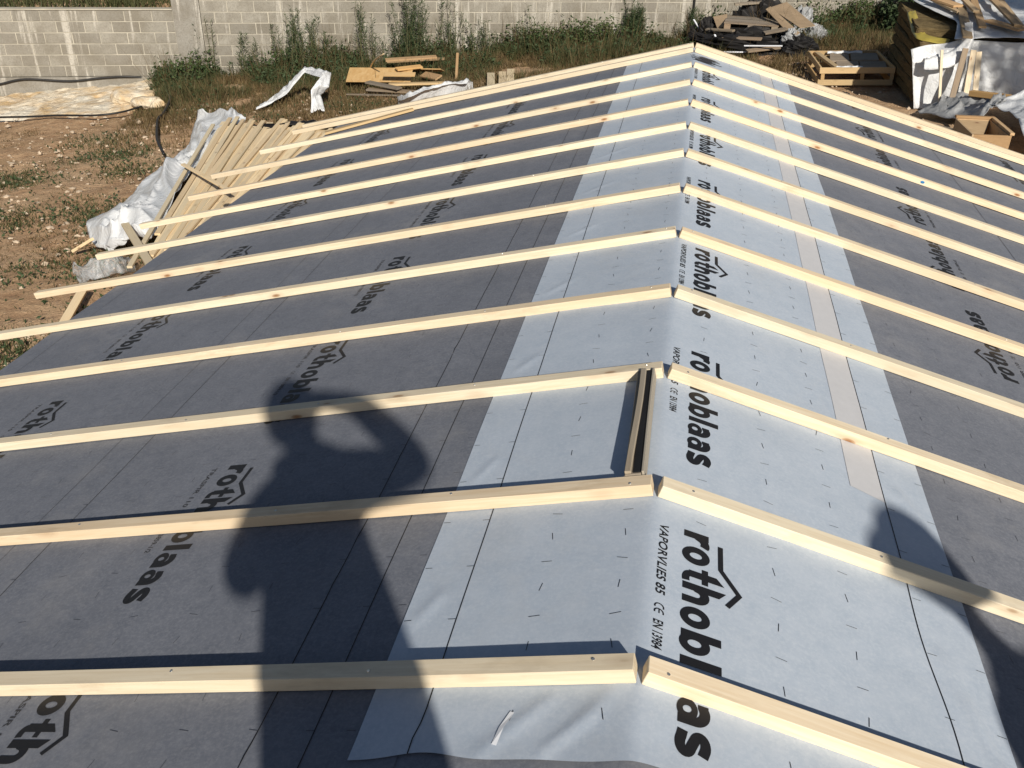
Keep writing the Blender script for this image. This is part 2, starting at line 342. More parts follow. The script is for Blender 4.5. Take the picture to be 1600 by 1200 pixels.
def leafm(name, a, b, tr=.25):
    t = NT(name); geo = t.n('NewGeometry'); n = t.noise(None, 1.0); nn = t.t.nodes[-1]
    t.l(geo.outputs['Position'], nn.inputs['Vector']); nn.inputs['Scale'].default_value = 6.0
    c = t.mix(t.ramp(n, [(.35, (0, 0, 0)), (.65, (1, 1, 1))]), a, b); c = t.mix(t.math('MULTIPLY', geo.outputs['Random Per Island'], .55), c, tuple(x*1.5 for x in b)); t.color(c); t.rough(.6, .25)
    ts = t.n('BsdfTranslucent'); t.l(c, ts.inputs[0]); mx = t.n('MixShader'); mx.inputs[0].default_value = tr
    t.l(t.b.outputs[0], mx.inputs[1]); t.l(ts.outputs[0], mx.inputs[2]); t.l(mx.outputs[0], t.out.inputs[0]); return t.m
LEAF = leafm('weed_leaf', (.026, .046, .02), (.06, .086, .038))
LEAF_B = leafm('bramble_leaf', (.032, .062, .02), (.075, .11, .04))
DRYG = leafm('dry_grass', (.07, .048, .024), (.16, .115, .055))
GRNG = leafm('green_grass', (.036, .044, .018), (.085, .088, .036))
STEM = plain('weed_stem', (.12, .12, .06), .8, .2, .2, 4)
BARK = plain('bark', (.11, .085, .06), .9, .2, .3, 12)
INSUL = None
def insm():
    t = NT('mineral_wool'); n = t.noise(t.coord((1, 1, 9)), 9, 5, .7); t.color(t.ramp(n, [(.3, (.085, .062, .032)), (.7, (.20, .15, .075))])); t.rough(1, .05); t.bump(n, .8, .03); return t.m
INSUL = insm()
YELLOW = plain('yellow_film', (.36, .29, .06), .4, .5, .15, 6)

# ------------------------------------------------------------------ ground
def gz(x, y=0): return -1.75+.085*min(max(x, -16), 10)
def axis(lo, a, b, hi, step, grow):
    m = list(np.arange(a, b, step)); o = []; s = step; v = a
    while v > lo: s *= grow; v -= s; o.append(v)
    r = []; s = step; v = m[-1]
    while v < hi: s *= grow; v += s; r.append(v)
    return o[::-1]+m+r
gx = axis(-120, -15, 8, 120, .11, 1.25); gy = axis(-60, 3, 20, 220, .11, 1.25)
gv, gf = [], []
for y in gy:
    for x in gx:
        z = gz(x, y)
        if -16 < x < 9 and 2 < y < 21:
            q = Vector((x, y, 0)); z += .05*noise.noise(q*.8)+.035*noise.noise(q*2.7)+.02*noise.noise(q*6)-.012
        if -3.2 < x < 3.2 and -2 < y < 7.2: z = gz(x)-.25
        gv.append((x, y, z))
nx = len(gx)
for j in range(len(gy)-1):
    for i in range(nx-1): k = j*nx+i; gf.append((k, k+1, k+nx+1, k+nx))
structure(obj('ground', gv, gf, SOIL, smooth=True))

# ------------------------------------------------------------------ block wall behind
W0 = Vector((-11.6866, 14.854, -1.727)); TH = R(19.5); WD = Vector((math.cos(TH), math.sin(TH), 0)); WN = Vector((-math.sin(TH), math.cos(TH), 0))
def WP(u, d, z): p = W0+WD*u+WN*d; return Vector((p.x, p.y, z))
def wbox(name, u0, u1, d0, d1, z0, z1, mat, parent):
    me = box_mesh(name, u1-u0, d1-d0, z1-z0, mat, .004); o = link(name, me, parent)
    m = Matrix.Rotation(TH, 4, 'Z'); m.translation = WP(u0, (d0+d1)/2, z0)-wloc(parent); o.matrix_basis = m; return o
BW, BH = .5, .2
bme = box_mesh('block', BW-.016, .18, BH-.016, BLOCK, .003)
def block_wall(root, u0, u1, z0, z1, d0, skip=None, off=0):
    rows = int(round((z1-z0)/BH)); n = 0
    for r in range(rows):
        z = z0+r*BH; u = u0-(BW/2 if (r+off) % 2 else 0)
        while u < u1-.02:
            a, b = max(u, u0), min(u+BW, u1); mid = WP((a+b)/2, 0, 0)
            if b-a > .08 and z+BH > gz(mid.x)+.02:
                if b-a > BW-.01: o = link('block', bme, root)
                else: o = link('block', box_mesh('block', b-a-.016, .18, BH-.016, BLOCK, .003), root)
                m = Matrix.Rotation(TH, 4, 'Z'); rr = random.Random(r*131+int(u*17))
                m.translation = WP(a+.008, d0+.09+rr.uniform(-.003, .003), z+.008)-wloc(root); o.matrix_basis = m; n += 1
            u += BW
    return n
wl_root = thing('block_wall', 'low grey concrete block wall with pale streaks at the upper left', 'wall', WP(-1, 0, -2.9))
nb = block_wall(wl_root, -3.1, 2.04, -2.43-.2*0, -1.23, 0.02)
wbox('mortar', -3.1, 2.04, .028, .19, -2.43, -1.232, MORTAR, wl_root)
wbox('coping', -3.1, 2.04, .0, .22, -1.228, -1.205, MORTAR, wl_root)
wbox('footing', -3.1, 2.3, -.03, .19, -3.1, -2.435, CONC, wl_root)
wr_root = thing('block_wall', 'tall grey concrete block wall running behind the weeds', 'wall', WP(8, 0, -2.3))
nb += block_wall(wr_root, 2.56, 17.56, -2.65, -.65, -.03, off=1)
wbox('mortar', 2.56, 17.56, -.022, .14, -2.65, -.655, MORTAR, wr_root)
wbox('pilaster', 2.05, 2.553, -.05, .16, -3.0, -.655, CONC, wr_root)
print('blocks', nb)
# earth bank retained by the low wall
bv, bf = [], []
us = np.linspace(-12, 2.3, 60); ds = np.linspace(.2, 14, 40)
for d in ds:
    for u in us:
        q = Vector((u, d, 3)); p = WP(u, d, 0); bv.append((p.x, p.y, -1.30+.10*d+.1*noise.noise(q*.9)*min(1, d)+.05*noise.noise(q*3)*min(1, d)))
for j in range(39):
    for i in range(59): k = j*60+i; bf.append((k, k+1, k+61, k+60))
structure(obj('earth_bank', bv, bf, SOIL, smooth=True))
# limestone shelf at the foot of the low wall
edge = catmull(DATA['rock_edge'], 90); rv, rf = [], []; nvv = 22
for i, e in enumerate(edge):
    u = (e-W0).dot(WD); top = WP(u, -.02, -2.62); f = i/90
    for j in range(nvv+1):
        t = j/nvv; p = Vector(e).lerp(top, t); q = Vector((p.x, p.y, 0))
        prof = math.sin(min(t*7, 1)*math.pi/2)*.08*min(1, (1-f)*6)
        ter = noise.noise(q*2.2); ter = math.floor(ter*4)/4*.6+ter*.4
        p.z = gz(p.x)-.03+prof+(ter*.06+.03*noise.noise(q*7))*min(1, t*5+.1)*min(1, (1-f)*6+.15)+.06*t
        p.x += .06*noise.noise(q*3); p.y += .08*noise.noise(q*3+Vector((5, 5, 0))); rv.append(p)
for i in range(90):
    for j in range(nvv): k = i*(nvv+1)+j; rf.append((k, k+nvv+1, k+nvv+2, k+1))
structure(obj('rock_shelf', rv, rf, ROCK))

# ------------------------------------------------------------------ the building under the roof
YF, YB = -2.35, 7.66
EAVE = 3.56
def rz(u):
    x = u*CS; return -SL*(math.sqrt(x*x+.014*.014)-.014)
def wav(u, y):
    return .0013*math.sin(3.1*u+1.7*y)+.0011*math.sin(7.3*y+2.2*u+1)+.0008*math.sin(11*u-3.7*y)
def S(u, y, off=0.0):
    """point on the roof skin: u along the slope from the ridge (negative = left), y along the ridge"""
    s = 1 if u >= 0 else -1; nxv = SN*min(1, abs(u)/.03)*s
    h = off+wav(u, y)
    return Vector((u*CS+nxv*h, y, rz(u)+h))
house = thing('house', 'low house under construction beneath the grey and white roof', 'house', (0, 2.6, gz(0)))
def deck(side):
    vs = []
    for y in (YF, YB):
        for u, dz in ((0, -.004), (side*EAVE*.995, -.004), (side*EAVE*.995, -.10), (0, -.10)):
            p = S(u, y); vs.append((p.x, p.y, p.z+dz-wav(u, y)))
    return vs, [(0, 1, 2, 3), (7, 6, 5, 4), (0, 4, 5, 1), (1, 5, 6, 2), (2, 6, 7, 3), (3, 7, 4, 0)]
for s_ in (-1, 1): obj('roof_deck', *deck(s_), CRATEW, house)
def bxw(name, x0, x1, y0, y1, z0, z1, mat, parent):
    me = box_mesh(name, x1-x0, y1-y0, z1-z0, mat, .004); o = link(name, me, parent); o.location = Vector((x0, (y0+y1)/2, z0))-wloc(parent); return o
bxw('wall', -3.1, -2.85, YF+.35, YB-.35, gz(-3.1)-.3, -.93, BRICK, house); bxw('wall', 2.85, 3.1, YF+.35, YB-.35, gz(2.8)-.3, -.93, BRICK, house)
for y_ in (YF+.1, YB-.34):
    vs = [(-2.85, y_, gz(-3)-.3), (2.85, y_, gz(-3)-.3), (2.85, y_, -.86), (0, y_, -.14), (-2.85, y_, -.86)]; vs += [(a, b+.24, c) for a, b, c in vs]
    obj('gable_wall', vs, [(4, 3, 2, 1, 0), (5, 6, 7, 8, 9)]+[(i, (i+1) % 5, (i+1) % 5+5, i+5) for i in range(5)], BRICK, house)

# ------------------------------------------------------------------ membranes
def membrane(name, label, u0, u1, y0, y1, off, mat, du=.03, dy=.03, edge=None, extra=None):
    nu = max(2, int(abs(u1-u0)/du)); ny = int((y1-y0)/dy); vs, fs = [], []
    for j in range(ny+1):
        for i in range(nu+1):
            u = u0+(u1-u0)*i/nu; y = y0+(y1-y0)*j/ny
            yy = y+(edge(u) if (edge and j == 0) else 0)
            vs.append(S(u, yy, off+(extra(u, yy) if extra else 0)))
    for j in range(ny):
        for i in range(nu): k = j*(nu+1)+i; fs.append((k, k+1, k+nu+2, k+nu+1))
    o = obj(name, vs, fs, mat, None, tuple(S((u0+u1)/2, max(y0, 0), 0)), smooth=True)
    return tag(o, label, 'roof membrane')
def crease(u, y, a, b, w, h):
    ax, ay = a; bx, by = b; L2 = (bx-ax)**2+(by-ay)**2; t = ((u-ax)*(bx-ax)+(y-ay)*(by-ay))/L2
    tt = min(max(t, 0), 1); d = math.hypot(u-ax-(bx-ax)*tt, y-ay-(by-ay)*tt); return h*math.exp(-(d/w)**2)*(math.sin(math.pi*tt)**.5 if 0 < tt < 1 else 0)
def gx_(u, y):
    h = 0
    if u > 0: return 0
    k = round((y-.35)/.667)
    for q in (k-1, k, k+1):
        o_ = .04*math.sin(q*2.3); y0 = .18+.667*q
        h += crease(u, y, (-.78+o_, y0+.1), (-.90+o_, y0+.5), .011, .0032)+crease(u, y, (-.83-o_, y0+.12), (-.99, y0+.42), .015, .0028)+crease(u, y, (-1.72+o_*2, y0), (-1.80, y0+.6), .02, .002)
    return h
lower_l = membrane('roof_membrane', 'grey printed underlay strip along the left eave', -3.36-.2, -1.92, YF, YB, .0015, GREY_SHEET)
upper_l = membrane('roof_membrane', 'grey printed underlay strip beside the white ridge sheet, left slope', -2.04, -.50, YF, YB, .004, GREY_SHEET, extra=gx_)
lower_r = membrane('roof_membrane', 'grey printed underlay strip along the right eave', 2.0, 3.56, YF, YB, .0015, GREY_SHEET)
upper_r = membrane('roof_membrane', 'grey printed underlay strip beside the white ridge sheet, right slope', .66, 2.115, YF, YB, .004, GREY_SHEET)
membrane('roof_membrane', 'dark underlay patch showing in front of the white ridge sheet', -.56, .70, YF, .2, .0015, GREY_SHEET)
def wx(u, y):
    h = .0012*math.sin(9*u+2*y)*math.sin(4*y+1)
    if y < .1:
        h += crease(u, y, (-.20, -.185), (-.07, -.06), .010, .007)+crease(u, y, (-.33, -.185), (-.17, -.02), .014, .005)+crease(u, y, (-.12, -.10), (-.02, .02), .02, .003)
    if y < -.14: h += .003*((-.14-y)/.05)*(.5+.5*math.sin(17*u+1))
    h += crease(u, y, (.80, .30), (.86, .02), .014, .007)+crease(u, y, (.845, .12), (.86, .09), .012, .006)+crease(u, y, (.77, .45), (.82, .2), .02, .004)
    h += crease(u, y, (.78, 1.15), (.86, .95), .016, .006)+crease(u, y, (-.52, .33), (-.58, .2), .02, .004)
    for k in range(6): h += crease(u, y, (-.5+.03*k, .95+.7*k), (-.57, .8+.7*k), .014, .003)
    return h
WF_ = -.190
def wedge(u): return .016*math.exp(-((u+.43)/.09)**2)+.003*math.sin(23*u)-.004
ridge_sheet = membrane('ridge_sheet', 'pale blue white printed sheet folded over the ridge', -.611, .889, WF_, 7.62, .007, WHITE_SHEET, .0125, .02, wedge, wx)
def T(u, y, o=0.0): return S(u, y, .0082+wx(u, y)+o)     # on the white sheet
def Gs(u, y, o=0.0): return S(u, y, .0052+gx_(u, y)+o)    # on the upper grey sheets
def Gl(u, y, o=0.0): return S(u, y, .0027+o)              # on the lower grey sheets
def ribbon(pts, w, fn, o=0.0):
    """flat printed line through (u,y) points"""
    vs, fs = [], []
    for i, (u, y) in enumerate(pts):
        a = pts[max(i-1, 0)]; b = pts[min(i+1, len(pts)-1)]; dx, dy = b[0]-a[0], b[1]-a[1]; l = math.hypot(dx, dy) or 1
        nx_, ny_ = -dy/l*w/2, dx/l*w/2
        vs += [fn(u+nx_, y+ny_, o), fn(u-nx_, y-ny_, o)]
    for i in range(len(pts)-1): fs.append((2*i, 2*i+1, 2*i+3, 2*i+2))
    return vs, fs
def vline(u, y0, y1, w, fn, o=0.0, wob=None):
    n = int((y1-y0)/.04); return ribbon([(u+(wob(y0+(y1-y0)*i/n) if wob else 0), y0+(y1-y0)*i/n) for i in range(n+1)], w, fn, o)
obj('guide_line', *vline(-.467, WF_+.01, 7.6, .003, T, 0, lambda y: -.012*math.exp(-((y+.16)/.05)**2)), INK, ridge_sheet)
obj('guide_line', *vline(.733, WF_+.01, 7.6, .003, T, 0, lambda y: .012*math.sin(7*y+.6)*math.exp(-((y-.25)/.35)**2)+.008*math.exp(-((y-.0)/.3)**2)), INK, ridge_sheet)
for u_, w_ in ((-.724, .0028), (-.868, .003)): obj('guide_line', *vline(u_, YF, YB, w_, Gs), INK, upper_l)
obj('guide_line', *vline(-2.035, YF, YB, .003, Gs), INK_GREY, upper_l)
obj('guide_line', *vline(-2.19, YF, YB, .002, Gl), INK_GREY, lower_l); obj('guide_line', *vline(-3.41, YF, YB, .002, Gl), INK_GREY, lower_l)
obj('guide_line', *vline(2.108, YF, YB, .003, Gs), INK_GREY, upper_r); obj('guide_line', *vline(3.41, YF, YB, .002, Gl), INK_GREY, lower_r)
def ticks(cols, ph, step, half, w, fn, y0, y1, skip=None, rng=random.Random(4)):
    parts = []; k0 = int(y0/step)-1
    for u in cols:
        for k in range(k0, int(y1/step)+1):
            for kind, dy in ((0, 0), (1, step*.515)):
                y = ph+k*step+dy
                if y < y0+.02 or y > y1-.02 or (skip and skip(u, y)): continue
                j = rng.uniform(-.003, .003)
                parts.append(ribbon([(u-half, y+j), (u+half, y-j)] if kind == 0 else [(u+j, y-half), (u-j, y+half)], w, fn))
    return join(parts)
def in_logo(y, y0, per, ln, sgn):
    a = ((y0-y) if sgn > 0 else (y-y0)) % per; return a < ln+.03 or a > per-.03
stuff(obj('tick_marks', *ticks([-.267, -.068, .334, .535], .016, .2, .0140, .0016, T, WF_, 7.6), INK, ridge_sheet))
stuff(obj('tick_marks', *join([ticks([.133], .016, .2, .0140, .0016, T, WF_, 7.6, lambda u, y: in_logo(y, .556, 1.025, .70, 1))]+[ribbon([(u, .016+.2*k), (u+dx, .016+.2*k)], .0016, T) for k in range(0, 38) for u, dx in ((-.467, -.022), (-.611+.004, .020), (.735, .024), (.889-.026, .024))]), INK, ridge_sheet))
stuff(obj('tick_marks', *join([ticks([-1.066-.1965*k for k in range(5) if k != 2], .281, .198, .0135, .0014, Gs, YF, YB), ticks([-1.459], .281, .198, .0135, .0014, Gs, YF, YB, lambda u, y: in_logo(y, 1.035, .988, .70, 1))]+[ribbon([(u, .083+.198*k), (u-.022, .083+.198*k)], .0016, Gs) for k in range(-12, 38) for u in (-.724, -.868, -.622, -2.035)]), SOFT_INK, upper_l))
stuff(obj('tick_marks', *join([ticks([-2.29, -2.486, -2.682, -3.07, -3.27], .16, .198, .0135, .0014, Gl, YF, YB, lambda u, y: u == -2.682 and in_logo(y, 3.725, .988, .7, 1))]), SOFT_INK, lower_l))
stuff(obj('tick_marks', *join([ticks([.985, 1.18, 1.765, 1.96], .21, .198, .0135, .0014, Gs, YF, YB), ticks([1.375], .21, .198, .0135, .0014, Gs, YF, YB, lambda u, y: in_logo(y, 2.35, .988, .7, -1))]), SOFT_INK, upper_r))
stuff(obj('tick_marks', *ticks([2.3, 2.5, 3.1, 3.3], .21, .198, .0135, .0014, Gl, YF, YB), SOFT_INK, lower_r))
# the printed word, drawn letter by letter in (a, v): a along the word, v up from the baseline
def seg(p, w): return ('s', p, w)
def arc(cx, cy, rx, ry, t0, t1, n=14): return [(cx+rx*math.cos(R(t0+(t1-t0)*i/n)), cy+ry*math.sin(R(t0+(t1-t0)*i/n))) for i in range(n+1)]
SW = .0225
def ring(cx, cy, rx, ry, w, wy): 
    out = []; n = 28
    for i in range(n): t = 2*math.pi*i/n; out.append(((cx+rx*math.cos(t), cy+ry*math.sin(t)), (cx+(rx-w)*math.cos(t), cy+(ry-wy)*math.sin(t))))
    return ('r', out)
LET = []
def poly(*p): LET.append(('p', p))
LSPLIT = [2, 1, 3, 2, 1, 2, 1, 2, 2, 1]
poly((-.0135, 0), (.0125, 0), (.0125, .068), (-.0135, .068)); LET.append(seg([(.003, .036)]+arc(.030, .037, .023, .0215, 165, 80, 8)+[(.0405, .0555)], .024))     # r
LET.append(ring(.081, .0335, .0345, .0375, .0235, .0205))                                                   # o
poly((.1410, .016), (.166, .016), (.166, .1095), (.1410, .089)); poly((.126, .050), (.182, .050), (.182, .0665), (.126, .0665)); LET.append(seg([(.15375, .022)]+arc(.173, .019, .0193, .0115, 180, 275, 8)+[(.183, .0085)], .0195))   # t
poly((.189, 0), (.214, 0), (.214, .0945), (.189, .1135)); LET.append(seg([(.203, .034)]+arc(.2275, .0365, .0205, .0215, 175, 0, 12)+[(.248, .0)], .0235))    # h
LET.append(ring(.306, .0335, .0345, .0375, .0235, .0205))                                                   # o
poly((.3525, 0), (.3775, 0), (.3775, .098), (.3525, .098)); LET.append(ring(.3905, .0335, .0335, .0375, .0225, .0205))     # b
poly((.4355, 0), (.4605, 0), (.4605, .098), (.4355, .098))                                                   # l
for ox in (.4735, .5535):                                                                                   # a a
    LET.append(seg([(ox+.008, .056)]+arc(ox+.031, .038, .0245, .022, 125, 0, 12)+[(ox+.0557, .0)], .0235)); LET.append(ring(ox+.028, .0205, .029, .0235, .020, .0135))
LET.append(seg([(.6895, .0565)]+arc(.665, .050, .0215, .0125, 55, 235, 14)+arc(.6665, .0195, .0225, .0125, 70, -125, 14)+[(.6365, .0125)], .0225))   # s
SYM = [(.0135, .1005), (.105, .1005), (.1778, .148), (.231, .1155)]
def logo_parts(fn, mp):
    parts = []
    for i, g in enumerate(LET):
        o = .00012*(i % 4); f2 = lambda a, v, o_=0, o=o: fn(*mp(a, v), o)
        if g[0] == 'p': vs = [f2(a, v) for a, v in g[1]]; parts.append((vs, [tuple(range(len(vs)))]))
        elif g[0] == 's':
            vs, fs = [], []; pts = g[1]
            for k, (a, v) in enumerate(pts):
                A = pts[max(k-1, 0)]; B = pts[min(k+1, len(pts)-1)]; dx, dy = B[0]-A[0], B[1]-A[1]; l = math.hypot(dx, dy) or 1
                vs += [f2(a-dy/l*g[2]/2, v+dx/l*g[2]/2), f2(a+dy/l*g[2]/2, v-dx/l*g[2]/2)]
            parts.append((vs, [(2*k, 2*k+1, 2*k+3, 2*k+2) for k in range(len(pts)-1)]))
        else:
            vs = []
            for a, b in g[1]: vs += [f2(*a), f2(*b)]
            n = len(g[1]); parts.append((vs, [(2*k, 2*k+1, (2*k+3) % (2*n), (2*k+2) % (2*n)) for k in range(n)]))
    out = []; k0 = 0
    for n_ in LSPLIT: out.append(join(parts[k0:k0+n_])); k0 += n_
    # roof-shaped stroke over the word, mitred
    w = .0135; off = []
    for k, p in enumerate(SYM):
        def nrm(a, b): dx, dy = b[0]-a[0], b[1]-a[1]; l = math.hypot(dx, dy); return (-dy/l, dx/l)
        n1 = nrm(SYM[k-1], p) if k else nrm(p, SYM[1]); n2 = nrm(p, SYM[k+1]) if k < 3 else n1
        mx, my = n1[0]+n2[0], n1[1]+n2[1]; l2 = (mx*mx+my*my)/2; off.append((mx/l2*w/2, my/l2*w/2))
    vs = []
    for p, q in zip(SYM, off): vs += [fn(*mp(p[0]+q[0], p[1]+q[1]), .0004), fn(*mp(p[0]-q[0], p[1]-q[1]), .0004)]
    return out, (vs, [(0, 1, 3, 2), (2, 3, 5, 4), (4, 5, 7, 6)])
_fc = {}
def font_tris(txt, h, shear):
    key = (txt, h, shear)
    if key not in _fc:
        c = bpy.data.curves.new('txt', 'FONT'); c.body = txt; c.size = h/.69; c.shear = shear; c.offset = h*.028; c.resolution_u = 3; c.space_character = 1.02
        o = bpy.data.objects.new('txt', c); COL.objects.link(o); dg = bpy.context.evaluated_depsgraph_get(); dg.update()
        me = bpy.data.meshes.new_from_object(o.evaluated_get(dg)); _fc[key] = ([tuple(v.co) for v in me.vertices], [tuple(p.vertices) for p in me.polygons])
        bpy.data.objects.remove(o); bpy.data.curves.remove(c); bpy.data.meshes.remove(me)
    return _fc[key]
def small_parts(fn, mp, pieces, h, shear, v0):
    parts = []
    for txt, a0, width in pieces:
        if txt == 'CE':
            rr = h*.5
            for cx, bar in ((a0+rr, False), (a0+rr*2.6, True)):
                pts = arc(cx, v0+rr, rr*.95, rr*.95, 70, 290, 14); vs = []
                q = [(p[0]+shear*(p[1]-v0), p[1]) for p in pts]
                for k, p in enumerate(q):
                    A = q[max(k-1, 0)]; B = q[min(k+1, len(q)-1)]; dx, dy = B[0]-A[0], B[1]-A[1]; l = math.hypot(dx, dy); ww = h*.075
                    vs += [fn(*mp(p[0]-dy/l*ww, p[1]+dx/l*ww), 0), fn(*mp(p[0]+dy/l*ww, p[1]-dx/l*ww), 0)]
                parts.append((vs, [(2*k, 2*k+1, 2*k+3, 2*k+2) for k in range(len(q)-1)]))
                if bar:
                    b = [(cx-rr*.9, v0+rr-h*.06), (cx+rr*.35, v0+rr-h*.06), (cx+rr*.35, v0+rr+h*.06), (cx-rr*.9, v0+rr+h*.06)]
                    parts.append(([fn(*mp(x+shear*(y-v0), y), .0002) for x, y in b], [(0, 1, 2, 3)]))
            continue
        vs, fs = font_tris(txt, h, shear); xm = max(v[0] for v in vs); sc = width/xm
        parts.append(([fn(*mp(a0+v[0]*sc, v0+v[1]), 0) for v in vs], fs))
    return join(parts)
VAP = [('VAPORVLIES 85', -.006, .272), ('CE', .295, 0), ('EN 13984', .350, .094)]
TRA = [('TRASPIR 110', -.006, .232), ('CE', .262, 0), ('EN 13859-1/2', .315, .150)]
def place_logo(sheet, fn, u0, y0, sg, small, ink, ink2):
    mp = (lambda a, v: (u0+v, y0-a)) if sg > 0 else (lambda a, v: (u0-v, y0+a))
    ls, sy = logo_parts(fn, mp); o = obj('word_print', *sy, ink, sheet)
    for lt in ls: obj('letter', *lt, ink, o)
    stuff(obj('small_print', *small_parts(fn, mp, small, .0225 if small is VAP else .017, .22 if small is VAP else 0.0, -.066), ink2, o))
for k in range(-0, 7): place_logo(ridge_sheet, T, .0865, .556+1.025*k, 1, VAP, INK, INK)
for k in range(-1, 7): place_logo(upper_l, Gs, -1.541, 1.035+.988*k, 1, TRA, INK, INK_GREY)
for k in range(-3, 4): place_logo(lower_l, Gl, -2.862, 3.725+.988*k, 1, TRA, INK, INK_GREY)
for k in range(-1, 6): place_logo(upper_r, Gs, 1.562, 2.35+.988*k, -1, TRA, INK, INK_GREY)
for k in range(-2, 1): place_logo(lower_r, Gl, 2.93, 6.55+.988*k, -1, TRA, INK, INK_GREY)
# black scribble over the print near the far end, beige tape, white tape scrap
rs = random.Random(9); sc_ = []
for k in range(26):
    y = 7.28-.0145*k*.7; a = rs.uniform(-.02, .02); b = .19+rs.uniform(-.05, .05) if k < 20 else rs.uniform(.1, .2)
    sc_.append(ribbon([(a-.01+k*.001, y+rs.uniform(-.01, .01)), (a*.5+b*.5, y-.02+rs.uniform(-.01, .01)), (b+.02, y-.03)], .012, T, .0004+.00003*k))
stuff(obj('ink_scribble', *join(sc_), INK_GREY, ridge_sheet))
tp_v, tp_f = [], []
ny_ = 180
for j in range(ny_+1):
    y = 1.07+6.5*j/ny_
    for u in (.622, .655, .69, .7305): tp_v.append(T(u, y+(u-.622)*(-.25) if j == 0 else y, .0003))
for j in range(ny_):
    for i in range(3): k = j*4+i; tp_f.append((k, k+1, k+5, k+4))
tag(obj('adhesive_tape', tp_v, tp_f, TAPE, None, tuple(T(.67, 1.07)), smooth=True), 'long beige tape strip stuck on the white sheet, right of the ridge', 'tape')
tag(obj('tape_scrap', *ribbon([(-.289, -.160), (-.282, -.115), (-.266, -.073)], .011, T, .0012), WHITE_TAPE, None, tuple(T(-.25, -.08))), 'small white tape scrap on the ridge sheet near its front edge', 'tape')

# ------------------------------------------------------------------ battens
BY = [0.0, .667, 1.335, 2.000, 2.668, 3.330, 4.000, 4.640, 5.285, 5.965, 6.655, 7.355, 7.575]
ORD = ['first', 'second', 'third', 'fourth', 'fifth', 'sixth', 'seventh', 'eighth', 'ninth', 'tenth', 'eleventh', 'twelfth', 'thirteenth']
LEN_L = [4.15, 4.2, 4.12, 4.16, 4.15, 4.17, 4.15, 4.19, 4.12, 4.27, 4.10, 4.06, 4.04]
def screw_mesh():
    bm = bmesh.new(); bmesh.ops.create_cone(bm, cap_ends=True, segments=10, radius1=.0045, radius2=.0038, depth=.002)
    me = bpy.data.meshes.new('screw'); bm.to_mesh(me); bm.free(); me.materials.append(STEEL); return me
SCREW = screw_mesh()
BOFF = .0105
for side in (-1, 1):
    for i, y in enumerate(BY):
        rng = random.Random(i*17+side*5+3); L = LEN_L[i] if side < 0 else 4.15+rng.uniform(-.06, .06)
        me = box_mesh('batten', L, .05, .04, PINE, .0016, 14, rng, .006)
        for v in me.vertices: v.co.y += rng.uniform(-.0004, .0004); v.co.z += rng.uniform(-.0004, .0004)
        o = link('batten', me)
        x = Vector((side*CS, 0, -SN)); yv = Vector((0, float(side), 0)); z = Vector((side*SN, 0, CS))
        tilt = rng.uniform(-.0016, .0016); x2 = (x+yv*tilt).normalized(); y2 = z.cross(x2)
        m = Matrix((x2, y2, z)).transposed().to_4x4()
        p = Vector((side*(.0012+rng.uniform(0, .003)), y+.025, 0))+z*BOFF+Vector((0, 0, -.0008)); m.translation = p
        o.matrix_basis = m
        sd = 'left' if side < 0 else 'right'
        where = 'nearest the bottom of the photo' if i == 0 else ('at the far end of the roof' if i == 12 else '%s from the bottom of the photo' % ORD[i])
        tag(o, 'pale softwood batten on the %s roof slope, %s' % (sd, where), 'batten', 'battens on the %s roof slope' % sd)
        u = .06+rng.uniform(-.02, .03)
        while u < L-.1:
            s = link('screw', SCREW, o); s.location = (u, rng.uniform(-.012, .012), .0405); s.rotation_euler = (rng.uniform(-.2, .2), rng.uniform(-.2, .2), 0)
            u += rng.uniform(.50, .85)
        if side > 0 and i == 8:
            bm = bmesh.new(); bmesh.ops.create_uvsphere(bm, u_segments=10, v_segments=6, radius=.016); me2 = bpy.data.meshes.new('blue_mark'); bm.to_mesh(me2); bm.free(); me2.materials.append(BLUE_INK)
            b_ = link('blue_mark', me2, o); b_.location = (1.72, -.0245, .022); b_.scale = (1, .12, .6)
# weathered board laid along the ridge, and a loose offcut near the far eave
rb = thing('ridge_board', 'dark weathered board lying along the ridge between two battens', 'board', (-.06, .73, 0))
def lsl(u, y, h): p = S(u, y, 0); return p+Vector((-SN, 0, CS))*(h+BOFF)
plank('plank', lsl(-.058, .722, 0), lsl(-.062, 1.333, 0), .048, .036, OLDW, rb, 0, .003, .004, 4, Vector((-SN, 0, CS)))
plank('pale_strip', lsl(-.071, .724, .0365), lsl(-.066, 1.331, .0365), .019, .010, OLDW2, rb, 0, .002, .005, 8, Vector((-SN, 0, CS)))
plank('bitumen_strip', lsl(-.046, .728, .0365), lsl(-.050, 1.325, .0365), .021, .003, BLACKP, rb, 0, .001, .003, 5, Vector((-SN, 0, CS)))
plank('edge_strip', lsl(-.0285, .724, .0), lsl(-.030, 1.331, .0), .007, .044, OLDW2, rb, 0, .001, .002, 6, Vector((-SN, 0, CS)))
tag(plank('offcut', lsl(-3.55, 7.00, .0), lsl(-2.72, 7.33, .0), .09, .022, CRATEW, None, 0, .002, 0, 2, Vector((-SN, 0, CS))), 'short brown offcut lying askew near the far left eave', 'board')

